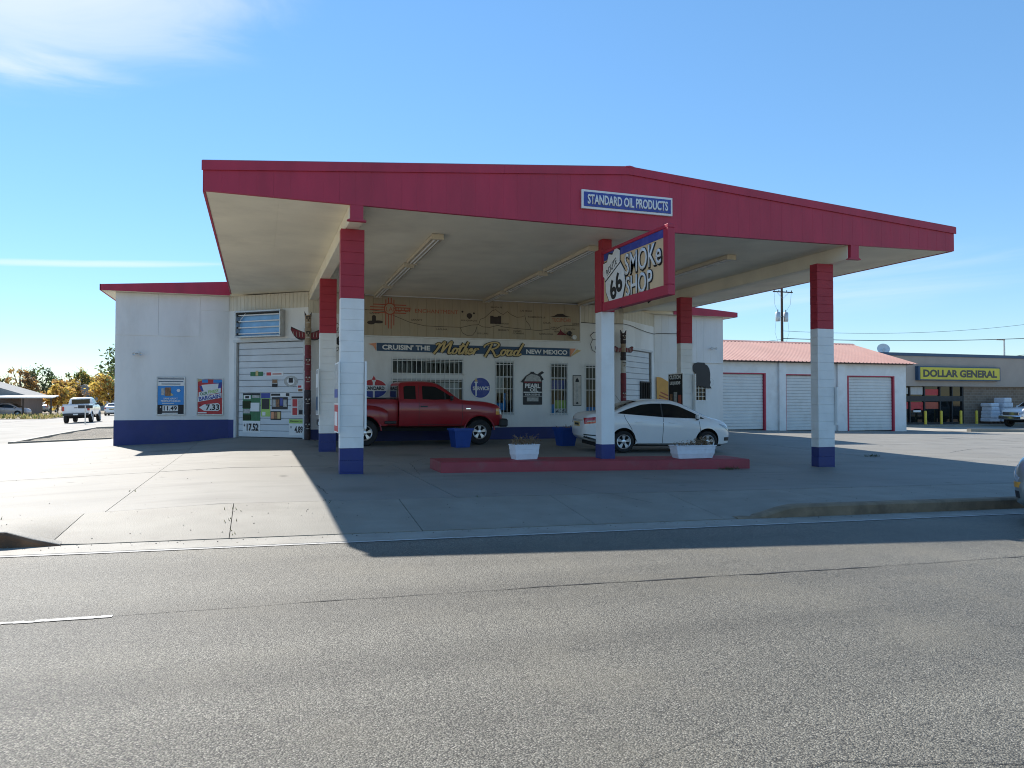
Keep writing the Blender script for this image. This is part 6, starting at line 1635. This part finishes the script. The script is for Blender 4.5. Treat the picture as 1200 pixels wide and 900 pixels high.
wrapped(52.0, 41.2, 1.0, 1.0, 1.55, 3, 'shorter white wrapped pallet stack against the store wall')
wrapped(53.2, 41.1, 1.1, 1.0, 1.95, 4, 'taller white wrapped pallet stack against the store wall')
# dish on the store roof
s = thing('satellite_dish', 'pale satellite dish on the store roof above the garage', 'satellite dish', (44.2, 43.5, 5.08))
MB().tube([(0, 0, 0), (0, 0, .45)], .04, 8).build('mast', M['metal'], s)
dm = MB().lathe_y([(0, .12), (.25, .10), (.48, .03), (.60, -.06), (.615, -.06), (.49, .05), (.25, .125), (0, .145)], 24)
dd = dm.build('dish', M['bar'], s, smooth=True, loc=(0, 0, .55)); dd.rotation_euler = (R(-25), 0, R(-35)); dd.scale = (.72, .72, .72); dd.location.z = .38
MB().tube([(0, -.02, -.5), (0, -.45, -.1)], .015, 5).build('feed_arm', M['metal'], dd)
# pole lamp far right
s = thing('street_lamp', 'thin grey pole lamp behind the beige store', 'street lamp', (85.8, 66, -.3))
MB().tube([(0, 0, 0), (0, 0, 9.3)], [.13, .09], 8).build('pole', M['metal'], s)
MB().cbox(-1.3, .1, -.08, .08, 9.25, 9.38, .02).build('lamp_head', M['metal'], s)

# ---------------------------------------------------------------- utility pole and lines
PX, PY = 52.4, 65.0
s = thing('utility_pole', 'brown wooden utility pole with two transformers above the garage roof', 'utility pole', (PX, PY, -.4))
MB().tube([(0, 0, 0), (0, 0, 6), (0, 0, 14.2)], [.17, .15, .12], 10).build('pole', M['wood'], s)
for sx in (-.52, .50):
    MB().lathe_z([(0, 10.4), (.23, 10.4), (.25, 10.45), (.25, 11.3), (.20, 11.37), (0, 11.4)], 16, c=(sx, 0, 0)).build('transformer', M['metal'], s, smooth=True)
    MB().tube([(sx, 0, 11.35), (sx, 0, 11.65)], .05, 6).build('bushing', M['trim'], s)
MB().cbox(-.4, .4, -.06, .06, 10.85, 10.95, .01).build('bracket', M['metal'], s)
MB().cbox(-1.25, 1.25, -.22, -.12, 13.45, 13.56, .01).build('crossarm', M['wood'], s)
MB().tube([(-.8, -.17, 13.5), (0, -.15, 12.8), (.8, -.17, 13.5)], .02, 5).build('brace', M['metal'], s)
for x in (-1.1, -.5, .5, 1.1): MB().lathe_z([(0, 13.56), (.04, 13.56), (.05, 13.62), (.04, 13.66), (.05, 13.7), (0, 13.74)], 10, c=(x, -.17, 0)).build('insulator', M['trim'], s)
for sx in (-1, 1):
    MB().tube([(sx * 1.1, -.17, 13.6), (sx * 1.0, -.1, 12.2), (sx * .62, 0, 11.6)], .012, 4).build('drop_wire', M['trim'], s)
    MB().tube([(sx * .7, 0, 11.0), (sx * .9, 0, 9.2), (sx * .3, 0, 7.6)], .012, 4).build('drop_wire', M['trim'], s)
def line(p, q, sag, r, label):
    P = [tuple(Vector(p).lerp(Vector(q), t / 24) - Vector((0, 0, sag * 4 * (t / 24) * (1 - t / 24)))) for t in range(25)]
    tag(MB().tube(P, r, 4).build('power_line', M['trim']), label, 'power line', 'overhead lines from the utility pole')
line((PX, PY, 6.95), (112, 70, 10.6), 2.2, .034, 'upper of two low sagging lines running right from the utility pole')
line((PX, PY, 8.2), (112, 66, 11.0), .7, .036, 'lowest line running right from the utility pole over the store roof')
line((PX, PY, 9.0), (112, 68, 14.5), 1.5, .018, 'faint highest line rising right from the utility pole')
line((PX, PY, 7.15), (34.0, 39.0, 5.0), .5, .03, 'service line dropping left from the utility pole to the garage')
line((PX, PY, 8.1), (14, 72, 7.6), 1.2, .016, 'thin line running left from the utility pole behind the station')

# ---------------------------------------------------------------- far houses, parked cars and trees on the left
def house(label, x, y, w, d, h, rise, wallm, ridge_x=True, porch=False, windows=()):
    z = pad(x, y) - .1
    s = thing('house', label, 'house', (x, y, z), 0)
    MB().box(-w / 2, w / 2, -d / 2, d / 2, 0, h).build('wall', wallm, s)
    o = .6
    if ridge_x:
        r = MB().prism_x([(-d / 2 - o, h), (d / 2 + o, h), (d / 2 + o, h + .12), (0, h + rise), (-d / 2 - o, h + .12)], -w / 2 - o, w / 2 + o)
    else:
        r = MB().prism([(-w / 2 - o, h), (w / 2 + o, h), (w / 2 + o, h + .12), (0, h + rise), (-w / 2 - o, h + .12)], -d / 2 - o, d / 2 + o)
    r.build('roof', M['roofgrey'], s)
    for (wx, wz, ww, wh) in windows:
        fm = MB().box(wx - ww / 2 - .06, wx + ww / 2 + .06, -d / 2 - .04, -d / 2 - .001, wz - .06, wz + wh + .06).build('window', M['bar'], s)
        MB().box(wx - ww / 2, wx + ww / 2, -d / 2 - .05, -d / 2 - .0405, wz, wz + wh).build('pane', M['autoglass'], fm)
    if porch:
        px0, px1 = porch
        MB().prism_x([(-d / 2 - 3.2, h - .25), (-d / 2 - .61, h - .02), (-d / 2 - .61, h + .1), (-d / 2 - 3.2, h - .13)], px0, px1).build('carport_roof', M['bar'], s)
        for x_ in (px0 + .2, (px0 + px1) / 2, px1 - .2): MB().box(x_ - .07, x_ + .07, -d / 2 - 3.1, -d / 2 - 2.96, 0, h - .25).build('post', M['wood'], s)
    return s
house('brown single storey house with grey roof and carport at the far left', -31.2, 103, 11, 9, 2.4, 2.1, M['housebrown'], False, (3.6, 9.4), [(-3, 1, 1.3, 1.1), (1.5, 1, 1.3, 1.1)])
hh = house('grey gabled house with pale trim behind the white pickup on the side street', -31.6, 165, 7.6, 8, 2.7, 2.3, M['housegrey'], False, None, [(-2.6, .9, 1.1, 1.1), (2.7, .9, 1.1, 1.1)])
g2 = MB().prism([(-1.6, 2.0), (1.6, 2.0), (0, 3.3)], -5.7, -4.7); g2.build('porch_gable', M['roofgrey'], hh)
house('distant pale roofed house behind the yellow trees', -33.5, 190, 9, 8, 4.0, 2.6, M['housegrey'], True, None, [(0, .9, 1.2, 1.2)])
house('distant low house with grey roof behind the brown one', -57, 140, 16, 9, 4.0, 3.5, M['housebrown'], True)
at(sedan('parked_car', 'pale rose car parked under the carport of the brown house', 'car', (0, 0, 0), 0, M['tancar'], 'cars parked by the far houses'), -26.3, 96.6, R(-12))
at(sedan('parked_car', 'grey car parked beyond the grass verge right of the carport', 'car', (0, 0, 0), 0, M['silvercar'], 'cars parked by the far houses'), -30.0, 128.0, R(84))
at(sedan('parked_car', 'white car standing on the side street close to the station wall', 'car', (0, 0, 0), 0, M['whitecar'], 'cars parked by the far houses'), -16.4, 100, R(92))
def tree(label, x, y, h, cw, trunk_h, mats, n, seed, leaf=.30, gap=.45, twigs=0):
    q = random.Random(seed); z = pad(x, y) - .1
    s = thing('tree', label, 'tree', (x, y, z), 0, 'autumn trees among the far houses')
    tb = MB(); r0 = .035 * h
    top = Vector((q.uniform(-.3, .3), q.uniform(-.3, .3), h * .82))
    tb.tube([(0, 0, 0), (q.uniform(-.1, .1), 0, trunk_h * .6), tuple(Vector((0, 0, trunk_h))), tuple(top)], [r0 * 1.2, r0 * .9, r0 * .75, r0 * .15], 7)
    cl = []
    for i in range(n):
        a = q.uniform(0, 6.283); u = q.uniform(-1, 1); rad = q.uniform(.35, 1) ** .6
        rx = cw / 2 * rad * math.sqrt(1 - u * u) * q.uniform(.8, 1.12); zc = trunk_h + (h - trunk_h) * (.5 + .5 * u * rad)
        cl.append(Vector((rx * math.cos(a), rx * math.sin(a), zc)))
    for i, c in enumerate(cl):
        if i % 2 == 0 or twigs:
            b = Vector((0, 0, trunk_h * q.uniform(.8, 1.0) + (c.z - trunk_h) * .35)); mid = b.lerp(c, .5) + Vector((0, 0, q.uniform(-.1, .3)))
            tb.tube([tuple(b), tuple(mid), tuple(c)], [r0 * .35, r0 * .22, r0 * .06], 4, caps=False)
    tb.build('trunk', M['bark'], s)
    mb = MB(); R0 = cw * .17
    for c in cl:
        mk = q.randrange(len(mats)); rr = R0 * q.uniform(.6, 1.25)
        for k in range(int(34 * (1 - gap * q.random()))):
            d = Vector((q.gauss(0, 1), q.gauss(0, 1), q.gauss(0, .8))); d = d.normalized() * rr * q.random() ** .5
            p = c + d; u = Vector((q.gauss(0, 1), q.gauss(0, 1), q.gauss(0, 1))).normalized(); v = u.cross(Vector((q.gauss(0, 1), q.gauss(0, 1), q.gauss(0, 1)))).normalized()
            l = leaf * q.uniform(.6, 1.3)
            mb.add([p - u * l, p + v * l * .5, p + u * l, p - v * l * .5], [(0, 1, 2, 3)], mk if q.random() < .8 else q.randrange(len(mats)))
    cr = mb.build('crown', [M[m] for m in mats], s); 
    if twigs:
        tw = MB()
        for i in range(twigs):
            c = q.choice(cl); d = Vector((q.gauss(0, .6), q.gauss(0, .6), q.uniform(.5, 1.4))); tw.tube([tuple(c), tuple(c + d * .5 + Vector((.1, 0, 0))), tuple(c + d)], [.05, .035, .015], 3, caps=False)
        tag(tw.build('twigs', M['leaf_bare'], s), kind='stuff')
T_ = [
 ('tall yellow tree rising behind the left house roof', -44.2, 132, 8.6, 6.0, 2.2, ['leaf_yellow', 'leaf_orange', 'leaf_olive'], 60, 11, 0),
 ('dark green tree with bare twigs on top between the far houses', -40.6, 136, 8.0, 5.6, 1.8, ['leaf_dark', 'leaf_green', 'leaf_olive'], 52, 12, 60),
 ('small bright orange yellow tree beside the carport', -24.6, 110, 3.9, 4.4, 1.2, ['leaf_orange', 'leaf_yellow'], 44, 13, 0),
 ('russet half bare tree left of the grey house', -36.6, 140, 7.4, 6.2, 1.6, ['leaf_orange', 'leaf_bare', 'leaf_olive'], 50, 14, 70),
 ('broad yellow tree left of the grey house', -28.6, 133, 5.4, 5.4, 1.3, ['leaf_yellow', 'leaf_orange', 'leaf_bare'], 58, 15, 30),
 ('dark round evergreen far behind the yellow trees', -42.5, 178, 9.2, 9.0, 1.4, ['leaf_dark', 'leaf_dark', 'leaf_green'], 66, 16, 0),
 ('olive green tree above the grey house roof', -35.0, 176, 9.0, 6.4, 1.8, ['leaf_olive', 'leaf_green', 'leaf_yellow'], 58, 17, 40),
 ('yellow tree right of the grey house beside the station wall', -21.8, 130, 6.6, 6.4, 1.5, ['leaf_yellow', 'leaf_orange', 'leaf_yellow'], 70, 18, 20),
 ('orange leaved tree behind the grey house', -33.4, 182, 8.6, 6.0, 1.5, ['leaf_orange', 'leaf_yellow', 'leaf_bare'], 50, 19, 40),
 ('green tree showing its edge past the top left of the station wing', -7.3, 53, 5.7, 4.4, 2.2, ['leaf_green', 'leaf_dark', 'leaf_green'], 120, 20, 0),
 ('olive tree at the far left edge behind the brown house', -46, 150, 7.6, 8.0, 2.0, ['leaf_olive', 'leaf_orange', 'leaf_bare'], 56, 21, 30)]
for lb, x, y, h, cw, th, mats, n, sd, tw in T_: tree(lb, x, y, h * .96, cw * .9, th, mats, int(n * (.8 if y > 90 else 1)), sd, .34 if y > 90 else .13, .6, tw)
# street sign post by the side street
s = thing('street_sign', 'low dark plate on a thin grey post beside the white pickup on the side street', 'sign', (-11.3, 58, pad(-11.3, 58)))
MB().tube([(0, 0, 0), (0, 0, 1.3)], .04, 6).build('post', M['metal'], s)
MB().cbox(-.45, .45, -.02, .02, 1.1, 1.32, .005).build('plate', M['trim'], s)
# small weeds in the forecourt joints
for x, y, lb in ((16.4, 16.6, 'low weed tuft growing in the shaded forecourt right of the front pillar'), (9.85, 13.98, 'small weed at the right end of the red island')):
    q = random.Random(int(x)); g = MB()
    for i in range(46):
        a = q.uniform(0, 6.28); h = q.uniform(.03, .09); d = q.uniform(.02, .22); cx_, cy_ = x + d * math.cos(a) * 1.3, y + d * math.sin(a) * .5; z = pad(cx_, cy_)
        g.add([(cx_ - .012, cy_, z), (cx_ + .012, cy_, z), (cx_ + q.uniform(-.08, .08), cy_ + q.uniform(-.05, .05), z + h)], [(0, 1, 2)])
    o = g.build('weed', M['weed']); tag(o, lb, 'weed', kind='stuff')
